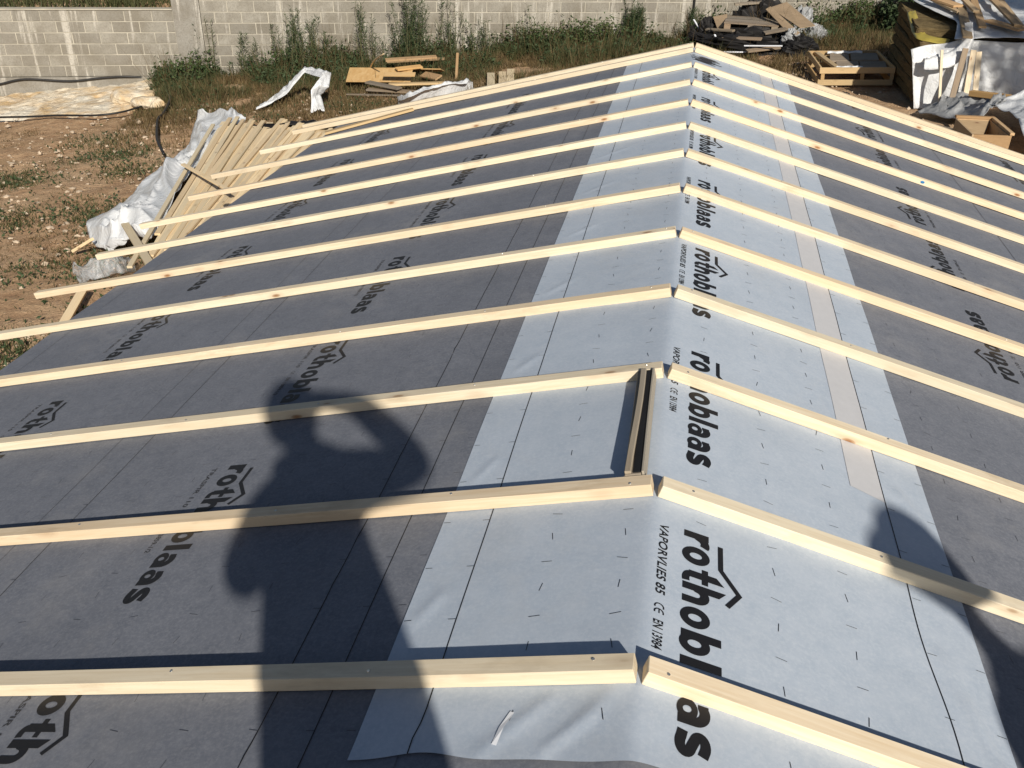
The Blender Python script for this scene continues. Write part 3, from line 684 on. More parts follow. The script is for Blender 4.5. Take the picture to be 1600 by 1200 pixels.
# ------------------------------------------------------------------ slat pile beside the left eave
rs = random.Random(21); dirv = Vector((-.28, 1, 0)).normalized(); sid = Vector((dirv.y, -dirv.x, 0)); org = Vector((-4.95, 5.9, 0))
FL, FR = Vector((-6.22, 10.15, 0)), Vector((-4.42, 10.35, 0)); DL, DR = Vector((-.335, 1, 0)).normalized(), Vector((-.06, 1, 0)).normalized()
def slat_row(f, z, length, w, h, da, dy, zt):
    far = FL.lerp(FR, f)+Vector((0, dy, 0)); d = DL.lerp(DR, f).normalized(); d = Vector((d.x+da, d.y, 0)).normalized(); near = far-d*length
    a, b = near, far; a.z = z-zt; b.z = z+zt
    return plank('slat', a, b, w, h, SLAT, None, rs.uniform(-.05, .05), .0015, .006, rs.randint(0, 999))
NS = 27; ORDN = ORD+['fourteenth', 'fifteenth', 'sixteenth', 'seventeenth', 'eighteenth', 'nineteenth', 'twentieth', 'twenty-first', 'twenty-second', 'twenty-third', 'twenty-fourth', 'twenty-fifth', 'twenty-sixth', 'twenty-seventh']
ZS = gz(-5.5)+.40
for lay in range(3):
    for k in range(0, NS, 1 if lay == 2 else 2):
        if lay < 2 and 3 < k < NS-5: continue
        o = slat_row((k+.5)/NS, ZS-.075*(2-lay)*1.0, rs.uniform(4.6, 5.0), .085, .06, rs.uniform(-.01, .01), rs.uniform(-.1, .15), 0)
        if lay == 2: tag(o, '%s slat from the left in the body of the slat pile' % ORDN[k], 'slat', 'slats piled beside the left eave')
        else: tag(o, 'slat low at the edge of the pile beside the left eave', 'slat', 'slats low in the pile')
for k in range(27):
    f = (k+rs.uniform(.1, .9))/27
    o = slat_row(f, ZS+.066+.004*(k % 3), rs.uniform(4.2, 5.0), rs.uniform(.045, .062), .022, rs.uniform(-.022, .022), rs.uniform(-.35, .25), rs.uniform(-.004, .014))
    tag(o, '%s loose slat from the left on top of the slat pile' % ORDN[k], 'slat', 'loose slats on top of the pile')
for j in (0, 1, 2):
    c = org+sid*.75+dirv*(.2+1.9*j); a = c-sid*.85; b = c+sid*.85; a.z = b.z = gz(-5.6)+.03
    tag(plank('bearer', a, b, .09, .10, OLDW, None, 0, .004), '%s timber bearer under the slat pile' % ('front', 'middle', 'far')[j] if False else 'rough timber bearer under the %s of the slat pile' % ('near end', 'middle', 'far end')[j], 'timber')
c1 = DATA['cross1']; tag(plank('slat', c1[0], c1[1], .05, .02, SLAT, None, 0, .002), 'thin slat lying crosswise over the slat pile', 'slat')
c2 = DATA['cross2']; tag(plank('slat', c2[0], c2[1], .075, .025, SLAT, None, 0, .002), 'short slat lying across the crumpled white tarp', 'slat')
st = DATA['stick']; tag(plank('stick', st[0], st[1], .05, .03, SLAT, None, 0, .002), 'short yellow stick poking out left of the white tarp', 'stick')
un = DATA['under']; tag(plank('loose_board', un[0], un[1], .075, .03, SLAT, None, .2, .002), 'brown board lying on the soil below the left eave', 'board')
tag(cloth('plastic_tarp', DATA['tarp_l'], DATA['tarp_r'], TARP, None, 150, 44, .19, 1.7, .06, 3), 'long crumpled white plastic tarp beside the slat pile', 'tarp')
tag(cloth('plastic_tarp', DATA['arch_in'], DATA['arch_out'], TARP, None, 96, 12, .06, 5.0, .03, 5, lin=True), 'white plastic strip bent like an arch on the dry grass', 'plastic strip')
tag(cloth('plastic_tarp', DATA['white_l'], DATA['white_r'], TARP, None, 40, 12, .06, 4.0, .10, 8), 'white plastic bag lying flat beside the scrap boards', 'plastic bag')
tag(cloth('clear_film', DATA['film_l'], DATA['film_r'], FILM, None, 34, 14, .10, 4.5, .12, 11, thick=.002), 'crumpled clear plastic film on the soil near the left eave', 'plastic film')
bk = []
for k in range(14):
    f = k/13; p = FL.lerp(FR, f)+Vector((0, -.1+.12*math.sin(k), 0)); bk.append((p.x, p.y, gz(p.x)+.44))
bk2 = [(x-.05, y+.42, z-.24) for x, y, z in bk]
tag(cloth('black_sheet', bk, bk2, BLACKP, None, 50, 8, .05, 4, .10, 13), 'black plastic sheet behind the far end of the slat pile', 'plastic sheet')

# ------------------------------------------------------------------ hoses on the rock shelf
def hose(pts, r, label, lift=0.0):
    P = [Vector(p)+Vector((0, 0, lift)) for p in pts]
    tag(obj('hose', *tube(P, r, 8, 70), HOSE, None, tuple(P[0]), True), label, 'hose')
hp = []
for p in DATA['hose']:
    v = Vector(p); u = (v-W0).dot(WD); d = (v-W0).dot(WN)
    if d > -.06:                      # hugs the footing: slide back along the sight line onto its face
        c = Vector(CAM_LOC); dv = v-c; t = ((W0-WN*.06-c).dot(WN))/dv.dot(WN); v = c+dv*t
    hp.append(v)
hose(hp, .021, 'thick black hose looping from the wall foot down over the rock', .05)
hose(DATA['hose_low'], .017, 'thin black hose along the lower edge of the pale rock', .03)
for k in (3, 5, 7): pass

# ------------------------------------------------------------------ scrap boards, stake, branch, plank ends
sp = [Vector(p) for p in DATA['scrap']]; rs = random.Random(5)
SL_ = [('strand_board', 'large orange strand board sheet in the scrap heap', OSB, sp[0]+Vector((-.1, .1, .22)), 1.15, .45, .018, .15, .35),
 ('strand_board', 'small orange strand board offcut on the right of the scrap heap', OSB, sp[2]+Vector((-.1, .3, .16)), .8, .35, .018, .05, -.3),
 ('scrap_board', 'pale scrap plank lying on top of the scrap heap', SCRAPW, sp[3]+Vector((.1, -.2, .36)), .95, .14, .03, .42, .1),
 ('scrap_board', 'pale scrap plank behind the scrap heap', SCRAPW, sp[4]+Vector((-.1, .15, .2)), 1.1, .10, .03, .30, .1),
 ('scrap_board', 'grey weathered scrap plank at the near left of the heap', OLDW, sp[5]+Vector((-.1, 0, .07)), .9, .12, .03, -.12, .1),
 ('scrap_board', 'yellowish scrap plank at the front of the heap', CRATEW, sp[6]+Vector((0, .1, .14)), 1.0, .13, .03, .18, 0),
 ('scrap_board', 'dark brown offcut at the near edge of the heap', OLDW, sp[6]+Vector((-.55, -.1, .12)), .7, .15, .03, -.35, 0),
 ('scrap_board', 'short orange offcut in the middle of the heap', CRATEW, sp[1]+Vector((.15, .1, .30)), .5, .12, .03, .75, .2),
 ('scrap_board', 'tilted brown offcut on the right of the heap', SCRAPW, sp[7]+Vector((-.1, .1, .14)), .5, .16, .03, -.7, .4),
 ('scrap_board', 'small tan offcut leaning against the large strand board', CRATEW, sp[0]+Vector((.35, -.15, .30)), .55, .11, .03, .12, .3),
 ('scrap_board', 'thin grey lath at the bottom left of the heap', OLDW, sp[5]+Vector((-.25, -.18, .03)), 1.2, .06, .02, -.03, 0)]
for nm, lb, mt, c, L, W, H, a, rl in SL_:
    d = Vector((math.cos(a), math.sin(a), rs.uniform(-.03, .06))); tag(plank(nm, c-d*L/2, c+d*L/2, W, H, mt, None, rl, .003), lb, 'board', 'scrap boards heaped before the wall')
s0 = Vector(DATA['stake'][0]); tag(plank('stake', s0-Vector((0, 0, .1)), s0+Vector((.03, .02, .5)), .045, .035, SCRAPW, None, 0, .003, upv=Vector((0, 1, 0))), 'thin brown wooden stake standing in the weeds', 'stake')
pe = DATA['plank_ends']
for k, n_ in enumerate(('left', 'middle', 'right')):
    a, b = Vector(pe[2*k]), Vector(pe[2*k+1]); a = a+(a-b)*.5
    tag(plank('short_plank', a, b, .135, .04, SLAT, None, 0, .003), '%s of three short planks lying beyond the far roof edge' % n_, 'plank', 'three planks beyond the roof')
bo = thing('branch', 'pale bare forked branch lying in the weeds', 'branch', DATA['branch'][0])
obj('stem', *tube(DATA['branch'], .022, 6, 10, .5), SLAT, bo, smooth=True); obj('twig', *tube(DATA['branch2'], .025, 6, 5, .6), SLAT, bo, smooth=True)
pl0 = WP(12.33, -.06, -1.9); tag(obj('steel_pole', *tube([pl0, pl0+Vector((0, 0, 1.3))], .022, 8), HOSE, None, tuple(pl0)), 'thin dark pole standing against the block wall', 'pole')

# ------------------------------------------------------------------ rubbish heap with pallet near the wall
def pallet(label, c, ang, L, W, mat, nb=5, h=.14, tilt=0.0):
    t = thing('pallet', label, 'pallet', c); X = Vector((math.cos(ang), math.sin(ang), tilt)).normalized(); Yv = Vector((-math.sin(ang), math.cos(ang), 0)); c = Vector(c)
    for k in range(nb):
        o_ = Yv*(-W/2+W*(k+.5)/nb); plank('deck_board', c+o_-X*L/2+Vector((0, 0, h-.022)), c+o_+X*L/2+Vector((0, 0, h-.022)), W/nb-.012, .022, mat, t)
    for k in (-1, 0, 1):
        o_ = Yv*(k*(W/2-.05)); plank('bottom_board', c+o_-X*L/2, c+o_+X*L/2, .1, .02, mat, t)
        for j in (-1, 0, 1): a = c+o_+X*(j*(L/2-.07)); plank('spacer_block', a-X*.06+Vector((0, 0, .021)), a+X*.06+Vector((0, 0, .021)), .09, h-.045, mat, t)
    return t
pallet('brown pallet on the black rubbish heap by the wall', (1.10, 17.95, gz(1.1)+.30), -.08, 1.02, .95, OLDW, 6, .16)
def crumple(name, c, rx, ry, rz_, mat, label, cat, seed, n=26, rough=.35):
    vs, fs = [], []; c = Vector(c)
    for i in range(n+1):
        for j in range(n):
            th = math.pi*.5*i/n; ph = 2*math.pi*j/n; d = Vector((math.sin(th)*math.cos(ph), math.sin(th)*math.sin(ph), math.cos(th)))
            q = d*2.2+Vector((seed*3.1, 0, 0)); k = 1+rough*(noise.noise(q)+.6*(1-2*abs(noise.noise(q*2.3)))+.3*noise.noise(q*5))
            vs.append(c+Vector((d.x*rx*k, d.y*ry*k, d.z*rz_*k if i < n else -.03)))
    for i in range(n):
        for j in range(n): fs.append((i*n+j, (i+1)*n+j, (i+1)*n+(j+1) % n, i*n+(j+1) % n))
    return tag(obj(name, vs, fs, mat, None, tuple(c)), label, cat)
crumple('black_plastic', (1.05, 17.5, gz(1)), 1.0, .7, .34, BLACKP, 'heap of crumpled black plastic under the brown pallet', 'plastic heap', 1)
crumple('black_plastic', (.35, 18.1, gz(.3)), .45, .5, .40, BLACKP, 'black plastic bundle left of the brown pallet', 'plastic heap', 2)
crumple('black_plastic', (1.35, 18.75, gz(1.3)), .6, .3, .62, BLACKP, 'black plastic bundle behind the brown pallet', 'plastic heap', 3)
crumple('black_plastic', (1.95, 17.0, gz(2)), .35, .35, .26, BLACKP, 'small black bag at the right foot of the rubbish heap', 'bag', 4)
crumple('grey_bag', (1.80, 17.05, gz(1.8)+.06), .20, .2, .30, GREYTARP, 'pale grey bag below the cardboard sheets', 'bag', 5)
crumple('white_bag', (2.36, 18.3, gz(2.4)), .20, .2, .26, GREYTARP, 'pale plastic bag at the right end of the rubbish heap', 'bag', 6)
crumple('white_bag', (2.12, 18.7, gz(2.1)+.1), .18, .16, .42, GREYTARP, 'pointed pale bag behind the cardboard sheets', 'bag', 7)
def slab(name, pts, th, mat, label, cat):
    P = [Vector(p) for p in pts]; n = (P[1]-P[0]).cross(P[2]-P[0]).normalized(); n = n if n.z > 0 else -n; k = len(P)
    vs = P+[p-n*th for p in P]; fs = [tuple(range(k)), tuple(range(2*k-1, k-1, -1))]+[(i, i+k, (i+1) % k+k, (i+1) % k) for i in range(k)]
    return tag(obj(name, vs, fs, mat, None, tuple(P[0])), label, cat)
slab('cardboard_sheet', [(1.42, 18.35, -1.0), (1.74, 18.5, -.9), (2.20, 17.2, -1.12), (1.92, 17.05, -1.15)], .012, CARD, 'large tan cardboard sheet on the rubbish heap', 'cardboard')
slab('cardboard_sheet', [(1.33, 18.1, -1.0), (1.42, 18.2, -.96), (1.92, 16.95, -1.22), (1.80, 16.9, -1.30)], .012, CARD, 'narrow folded cardboard strip left of the large sheet', 'cardboard')
slab('cardboard_sheet', [(.35, 18.2, -1.20), (.62, 18.3, -1.15), (.62, 17.7, -1.28), (.45, 17.7, -1.34)], .012, CARD, 'torn cardboard piece at the left of the rubbish heap', 'cardboard')
rs = random.Random(8)
HB = [((.55, 17.0, -1.40), (1.25, 16.8, -1.36), .10, 'brown offcut across the near side of the rubbish heap'), ((1.3, 17.1, -1.30), (1.85, 17.3, -1.20), .12, 'brown board poking out right of the pallet'), ((.25, 17.7, -1.38), (.75, 17.3, -1.32), .09, 'brown board at the left of the pallet'), ((.75, 18.6, -1.02), (1.5, 18.75, -.95), .10, 'brown board behind the pallet'), ((1.0, 16.6, -1.55), (1.6, 16.9, -1.50), .11, 'grey brown board at the foot of the rubbish heap')]
for a, b, w, lb in HB: tag(plank('heap_board', a, b, w, .03, OLDW, None, .2, .003), lb, 'board', 'boards in the rubbish heap')
SN_ = ['white lath leaning at the left of the rubbish heap', 'white lath across the front of the rubbish heap', 'thin pale lath at the foot of the rubbish heap', 'short pale lath on the black plastic']
for k, (a, b) in enumerate([((-.02, 18.3, -1.30), (.32, 17.6, -1.62)), ((.95, 16.75, -1.48), (1.62, 16.6, -1.42)), ((.6, 16.7, -1.60), (1.2, 16.75, -1.58)), ((.4, 17.3, -1.40), (.55, 17.0, -1.6))]):
    tag(plank('lath', a, b, .035, .02, WHITE_TAPE, None, 0, .002), SN_[k], 'lath')

# ------------------------------------------------------------------ crate of panels on the right
cr = thing('panel_crate', 'low wooden crate holding grey panels, beyond the right roof slope', 'crate', (2.5, 14.1, gz(2.5)))
A_ = Vector((2.02, 14.10, gz(2.0)+.02)); B_ = Vector((3.12, 13.99, gz(3.1)+.02)); Dp = Vector((-.06, 1.42, 0)); CH = .27; Z = Vector((0, 0, 1)); X_ = (B_-A_).normalized(); Yc = Dp.normalized()
for nm, o_ in (('front', Vector((0, 0, 0))), ('back', Dp)):
    plank('rail', A_+o_, B_+o_, .03, .085, CRATEW, cr); plank('rail', A_+o_+Z*(CH-.09), B_+o_+Z*(CH-.09), .03, .09, CRATEW, cr)
    for t in (.03, .56, .95): p = A_.lerp(B_, t)+o_; plank('upright', p+Yc*.0+Z*.086, p+X_*.055+Z*.086, .026, CH-.178, CRATEW, cr)
for e, s_ in ((A_, 1), (B_, -1)):
    plank('side_rail', e+Yc*.02+X_*s_*.015+Z*.002, e+Dp-Yc*.02+X_*s_*.015+Z*.002, .028, .085, CRATEW, cr); plank('side_rail', e+Yc*.02+X_*s_*.015+Z*(CH-.088), e+Dp-Yc*.02+X_*s_*.015+Z*(CH-.088), .028, .09, CRATEW, cr)
plank('cross_rail', A_+X_*.28+Yc*.03+Z*(CH-.05), A_+X_*.14+Dp-Yc*.03+Z*(CH-.05), .09, .04, CRATEW, cr)
PANEL = plain('grey_panel', (.30, .245, .185), .9, .05, .12, 4)
plank('panel', A_+X_*.30+Yc*.36+Z*(CH-.075), A_+X_*.64+Yc*.36+Z*(CH-.075), .62, .05, PANEL, cr); plank('panel', A_+X_*.66+Yc*.36+Z*(CH-.082), B_-X_*.06+Yc*.36+Z*(CH-.082), .62, .05, PANEL, cr)
plank('panel', A_+X_*.30+Yc*1.03+Z*(CH-.082), A_+X_*.60+Yc*1.03+Z*(CH-.082), .64, .05, PANEL, cr); plank('panel', A_+X_*.63+Yc*1.03+Z*(CH-.075), B_-X_*.06+Yc*1.03+Z*(CH-.075), .64, .05, PANEL, cr)
for k, (a, b, c_) in enumerate([(.25, .6, .06), (.3, .8, 1.32)]):
    pts = [(a+(b-a)*i/8*1.1, c_+.03*math.sin(i*2.1)) for i in range(9)]
    P1 = [tuple(A_+X_*(x*1.0)+Yc*(y_+.03)+Z*(CH+.003)) for x, y_ in pts]; P2 = [tuple(A_+X_*(x*1.0)+Yc*y_+Z*(CH-.03)) for x, y_ in pts]
    cloth('torn_film', P1, P2, TARP, cr, 20, 3, .018, 14, .0, 20+k, thick=.002)

# ------------------------------------------------------------------ insulation stack under a tarp
ins = thing('insulation_stack', 'tall stack of brown mineral wool slabs half covered by white tarp', 'insulation stack', (3.9, 13.5, gz(3.9)))
rs = random.Random(3); zb = gz(3.1)
for k in range(7):
    z0 = zb+.06+k*.135; yb = 14.9+rs.uniform(-.05, .05); yf = 12.70+.012*k+rs.uniform(-.03, .03); xl = 3.16-.012*k+rs.uniform(-.03, .03)
    if k == 6: yf = 13.1
    me = box_mesh('wool_slab', yb-yf, 1.62, .128, INSUL, .018, 8)
    r2 = random.Random(k)
    for v in me.vertices: v.co += Vector((r2.uniform(-.012, .012), r2.uniform(-.015, .015), r2.uniform(-.004, .004)))
    o = link('wool_slab', me, ins); orient(o, (xl+.81, yf, z0), (xl+.83, yb, z0+.02*k))
ztop = lambda y: -.60+(y-12.65)*.13
cloth('yellow_film', [(3.10, 14.0, ztop(14.)+.0), (3.08, 13.6, ztop(13.6)-.02), (3.07, 13.2, ztop(13.2)-.05), (3.12, 12.85, ztop(12.85)-.05), (3.45, 12.72, ztop(12.7)-.05)],
      [(3.22, 14.1, ztop(14.1)+.02), (3.22, 13.7, ztop(13.7)+.0), (3.22, 13.3, ztop(13.3)+.0), (3.24, 13.0, ztop(13.05)-.02), (3.5, 12.82, ztop(12.9)-.02)], YELLOW, ins, 30, 6, .03, 5, .0, 31)
tp = thing('plastic_tarp', 'white plastic tarp draped over the insulation stack', 'tarp', (4.2, 12.6, gz(4.2)))
nu, nv = 90, 50; vs, fs = [], []
for i in range(nu+1):
    x = 2.98+3.3*i/nu
    for j in range(nv+1):
        t = j/nv; q = Vector((x*1.6, t*1.3, 4.2))
        zt = ztop(12.65)+.05; zb_ = gz(x)+.01
        if x < 3.55: zt -= .16*((3.55-x)/.57)**.8
        zt += .03*noise.noise(Vector((x*3, 0, 7)))
        z = zt+(zb_-zt)*t; fold = noise.noise(Vector((x*2.6+t*.5, t*.35, 9)))*.20+noise.noise(Vector((x*6.5, t*.8, 2)))*.04+(1-abs(noise.noise(Vector((x*3.7-t, t*.7, 1))))*2)*.045
        y = 12.66-.12*t-fold*min(1, t*5+.15)-.04*math.sin(math.pi*t)
        vs.append((x+.20*t, y, z))
for i in range(nu):
    for j in range(nv): k = i*(nv+1)+j; fs.append((k, k+nv+1, k+nv+2, k+1))
o = obj('front_sheet', vs, fs, TARP, tp, smooth=True); m = o.modifiers.new('s', 'SOLIDIFY'); m.thickness = .004
cloth('top_sheet', [(3.16, 14.95, ztop(14.9)+.05), (3.25, 14.4, ztop(14.4)+.07), (3.42, 13.8, ztop(13.8)+.09), (3.62, 13.3, ztop(13.3)+.1), (3.58, 12.95, ztop(12.9)+.12), (3.50, 12.58, ztop(12.6)+.06)],
      [(6.3, 14.95, ztop(14.9)+.05), (6.3, 14.4, ztop(14.4)+.05), (6.3, 13.8, ztop(13.8)+.05), (6.3, 13.3, ztop(13.3)+.05), (6.3, 12.95, ztop(12.9)+.05), (6.28, 12.60, ztop(12.6)+.06)], TARP, tp, 50, 50, .05, 2.6, .04, 41)
crl = [(3.10, 12.48, -.86), (3.22, 12.52, -.80), (3.4, 12.56, -.76), (3.55, 12.60, -.66), (3.62, 12.62, -.48), (3.60, 12.70, -.36)]
crr = [(3.15, 12.38, -.93), (3.28, 12.36, -.92), (3.44, 12.38, -.90), (3.60, 12.42, -.80), (3.72, 12.50, -.62), (3.72, 12.58, -.46)]
cloth('rolled_fold', crl, crr, TARP, tp, 36, 10, .05, 6, .08, 44)
TOPP = [((3.37, 14.37), (3.72, 13.55), .09, 'brown plank on top of the tarp, nearest its left edge'), ((3.50, 14.1), (3.74, 13.75), .22, 'wide brown offcut on top of the tarp'), ((3.80, 14.75), (3.90, 13.4), .09, 'brown plank lying back to front on top of the tarp'),
        ((3.80, 13.85), (3.60, 12.35), .12, 'long brown plank overhanging the front of the stack'), ((4.07, 14.6), (3.86, 12.75), .10, 'upright looking brown plank in the middle of the tarp top'),
        ((4.25, 14.75), (4.32, 12.8), .11, 'long brown plank on the right of the tarp top'), ((4.45, 14.6), (4.42, 12.95), .08, 'brown plank furthest right on top of the tarp'), ((4.00, 13.1), (4.36, 12.72), .20, 'short wide brown board at the front right of the tarp top')]
for k, (a, b, w, lb) in enumerate(TOPP):
    zz = .15+.03*(k % 3); tag(plank('plank', (a[0], a[1], ztop(a[1])+zz), (b[0], b[1], ztop(b[1])+zz), w, .03, SCRAPW, None, 0, .003), lb, 'plank', 'planks weighing down the tarp')
for k, (a, b, w, mt, lb) in enumerate([((3.44, 12.20, -1.45), (3.33, 12.42, -.66), .035, PINE, 'thin pale lath leaning on the tarp, leftmost of the leaning boards'), ((3.55, 12.18, -1.44), (3.62, 12.40, -.62), .075, OLDW, 'grey brown board leaning on the tarp'),
                         ((3.74, 12.18, -1.43), (3.73, 12.42, -.64), .07, PINE, 'pale board leaning on the tarp beside the grey brown one'), ((3.88, 12.2, -1.42), (3.81, 12.44, -.66), .07, PINE, 'pale board leaning on the tarp, rightmost of the leaning boards')]):
    tag(plank('leaning_board', a, b, w, .022, mt, None, 0, .002, upv=Vector((0, -1, .3))), lb, 'board', 'boards leaning on the tarp')
# foreground bits beyond the right eave
bx = thing('wooden_box', 'open wooden box standing tilted beyond the right roof edge', 'box', (3.5, 10.4, gz(3.5)))
a0 = Vector((3.24, 10.55, gz(3.3)-.06)); ex = Vector((.42, .05, 0)); ey = Vector((.02, -.75, 0)); H_ = .40
def bpl(nm, p0, p1, p2, th, mat):
    p0, p1, p2 = Vector(p0), Vector(p1), Vector(p2); n = (p1-p0).cross(p2-p0).normalized(); p3 = p1+(p2-p0); q = [p0, p1, p3, p2]; vv = q+[p+n*th for p in q]
    obj(nm, vv, [(3, 2, 1, 0), (4, 5, 6, 7), (0, 1, 5, 4), (1, 2, 6, 5), (2, 3, 7, 6), (3, 0, 4, 7)], mat, bx)
zz = Vector((0, 0, H_)); bpl('back_panel', a0, a0+ex, a0+zz, .02, SCRAPW); bpl('side_panel', a0+Vector((0, -.021, 0)), a0+ey, a0+zz+Vector((0, -.021, 0)), .02, SCRAPW); bpl('side_panel', a0+ex+Vector((-.02, -.021, 0)), a0+ex+ey+Vector((-.02, 0, 0)), a0+ex+zz+Vector((-.02, -.021, 0)), .02, SCRAPW)
bpl('front_panel', a0+ey, a0+ey+ex, a0+ey+zz, -.02, SCRAPW); plank('top_rail', a0+zz+Vector((-.02, .01, .002)), a0+ex+zz+Vector((.02, .01, .002)), .06, .03, SCRAPW, bx); plank('top_rail', a0+ex+zz+Vector((0, -.03, .002)), a0+ex+ey+zz+Vector((0, 0, .002)), .05, .03, SCRAPW, bx)
obj('corner_gusset', [a0+zz+Vector((.02, -.03, -.01)), a0+ex+zz+Vector((-.04, -.03, -.01)), a0+ex*.45+ey*.62+Vector((0, 0, .12)), a0+zz+Vector((.02, -.03, -.03)), a0+ex+zz+Vector((-.04, -.03, -.03)), a0+ex*.45+ey*.62+Vector((0, 0, .10))], [(0, 2, 1), (3, 4, 5), (0, 1, 4, 3), (1, 2, 5, 4), (2, 0, 3, 5)], SCRAPW, bx)
tag(plank('beam', (3.70, 11.9, -1.13), (4.6, 11.0, -1.02), .10, .07, CRATEW, None, 0, .004), 'brown beam lying across the tarps at the right edge', 'beam')
tag(cloth('plastic_tarp', [(3.12, 12.2, gz(3.1)+.02), (3.3, 11.75, gz(3.3)+.05), (3.5, 11.3, gz(3.5)+.12), (3.62, 10.95, gz(3.6)+.2)], [(3.95, 12.35, gz(4)+.05), (4.1, 12.0, gz(4)+.25), (4.15, 11.7, gz(4)+.3), (4.05, 11.3, gz(4)+.32)], GREYTARP, None, 40, 24, .13, 3.5, .10, 51), 'grey crumpled tarp between the stack and the wooden box', 'tarp')
tag(cloth('plastic_tarp', [(3.72, 11.2, gz(3.7)+.35), (3.85, 10.8, gz(3.8)+.32), (3.85, 10.4, gz(3.8)+.36), (3.80, 10.0, gz(3.8)+.34), (3.80, 9.4, gz(3.8)+.25)], [(5.2, 11.9, gz(5)+.3), (5.1, 11.3, gz(5)+.35), (4.9, 10.8, gz(5)+.32), (4.8, 10.3, gz(5)+.3), (4.7, 9.6, gz(5)+.2)], TARP, None, 44, 30, .16, 3.2, .12, 53), 'pale crumpled tarp beside the wooden box at the right edge', 'tarp')
tag(plank('old_plank', (3.0, 11.55, gz(3)+.04), (3.55, 10.8, gz(3.5)+.06), .14, .03, OLDW, None, 0, .003), 'dark old plank on the ground left of the wooden box', 'plank')

# ------------------------------------------------------------------ plants
def leaf_quads(rng, pts, size, wid, up_bias=.3):
    vs, fs = [], []
    for p in pts:
        d = Vector((rng.gauss(0, 1), rng.gauss(0, 1), rng.gauss(up_bias, .6))).normalized(); s = d.cross(Vector((rng.gauss(0, 1), rng.gauss(0, 1), rng.gauss(0, 1)))).normalized()
        L = size*rng.uniform(.6, 1.3); w = wid*rng.uniform(.7, 1.2); k = len(vs); n = d.cross(s)*L*.12
        vs += [p, p+d*L*.5+s*w-n, p+d*L, p+d*L*.5-s*w-n]; fs.append((k, k+1, k+2, k+3))
    return vs, fs
def tall_weed(c, h, nst, spread, label, seed, dens=1.0, lean=.12):
    rng = random.Random(seed); t = thing('weed_plant', label, 'plant', tuple(c), 'tall weeds along the wall'); c = Vector(c); sp_, lp = [], []
    for k in range(nst):
        b = c+Vector((rng.gauss(0, spread*.55), rng.gauss(0, spread*.35), -.03)); off_ = (b-c); hh = h*rng.uniform(.5, 1.05)*(1-.55*min(1, math.hypot(off_.x, off_.y)/(spread*1.17))**1.5); tip = b+Vector((rng.gauss(0, lean), rng.gauss(0, lean), hh)); mid = b.lerp(tip, .5)+Vector((rng.gauss(0, .03), rng.gauss(0, .03), 0))
        sp_.append(tube([b, mid, tip], .008, 4, 5, .3))
        for q in range(int(80*dens*hh)):
            f = rng.random()**.8; p = b.lerp(tip, f)+Vector((rng.gauss(0, .05*(1.15-f)), rng.gauss(0, .05*(1.15-f)), 0)); lp.append(p)
    stuff(obj('stem', *join(sp_), STEM, t)); LM = obj('leaf_mass', *leaf_quads(rng, lp, .10, .006, .9), LEAF, t); stuff(LM)
WL = [('tall feathery weed against the pilaster at the left', 1.6, 7, .3, .4), ('narrow dark weed left of the arched plastic strip', 1.0, 12, .22, 1.0), ('broad weed clump behind the arched plastic strip', 1.35, 34, .5, .8), ('thin weed just right of the broad clump', 1.15, 16, .35, .7),
      ('wispy tall weed between the clump and the dark spire', 1.3, 18, .3, .6), ('tallest dark green spire of weed behind the scrap heap', 1.6, 26, .26, 1.5), ('loose flowering weed above the wooden stake', 1.25, 22, .35, .6), ('low weed just right of the stake', .85, 16, .3, .7),
      ('thin weed left of the brambles by the wall', 1.1, 12, .25, .5), ('dark bushy weed right of the brambles', .95, 20, .16, 1.8), ('second bushy weed right of the brambles', .9, 18, .15, 1.8), ('low weed beside the thin dark pole', .65, 16, .28, 1.2), ('leafy weed at the left of the rubbish heap', .7, 18, .32, 1.2)]
for k, p in enumerate(DATA['weeds']):
    v = Vector(p); d = (v-W0).dot(WN)
    if d > -.15: v -= WN*(d+.15+.1*(k % 3))
    v.z = gz(v.x); lb, h, n_, s_, dn = WL[k]; tall_weed(v, h, n_, s_, lb, 100+k, dn)
BL = ['leftmost bramble under the block wall', 'second bramble from the left under the wall', 'middle bramble with arching stems under the wall', 'fourth bramble from the left under the wall', 'rightmost bramble beside the bushy weed',
      'low green bush at the foot of the pilaster', 'green bush right of the pilaster foot', 'green bush beside the arched plastic strip', 'left bush between the rubbish heap and the tarp stack', 'second bush between the rubbish heap and the tarp stack', 'bush hard against the insulation stack', 'small bush right behind the rubbish heap']
for k, p in enumerate(DATA['bramble']):
    v = Vector(p); d = (v-W0).dot(WN)
    if d > -.3: v -= WN*(d+.3)
    v.z = gz(v.x); rng = random.Random(300+k); t = thing('bramble_bush' if k < 5 else 'bush', BL[k], 'bush', tuple(v), 'low bushes along the wall'); lp, sp_ = [], []
    for q in range(9):
        a = rng.uniform(0, 6.28); L = rng.uniform(.25, .8); pts = [v+Vector((0, 0, -.02)), v+Vector((math.cos(a)*L*.3, math.sin(a)*L*.3, L*.75)), v+Vector((math.cos(a)*L*.8, math.sin(a)*L*.7, L*.7*rng.uniform(.5, 1.1)))]
        sp_.append(tube(pts, .007, 4, 6, .4))
        for s_ in range(34): f = rng.random(); b = pts[0].lerp(pts[1], f*2) if f < .5 else pts[1].lerp(pts[2], f*2-1); lp.append(b+Vector((rng.gauss(0, .10), rng.gauss(0, .09), rng.gauss(0, .07))))
    lp = [Vector((q.x, q.y, max(q.z, v.z+.01))) for q in lp]
    stuff(obj('stem', *join(sp_), STEM, t)); LM = obj('leaf_mass', *leaf_quads(rng, lp, .07, .02, .25), LEAF_B, t); stuff(LM)
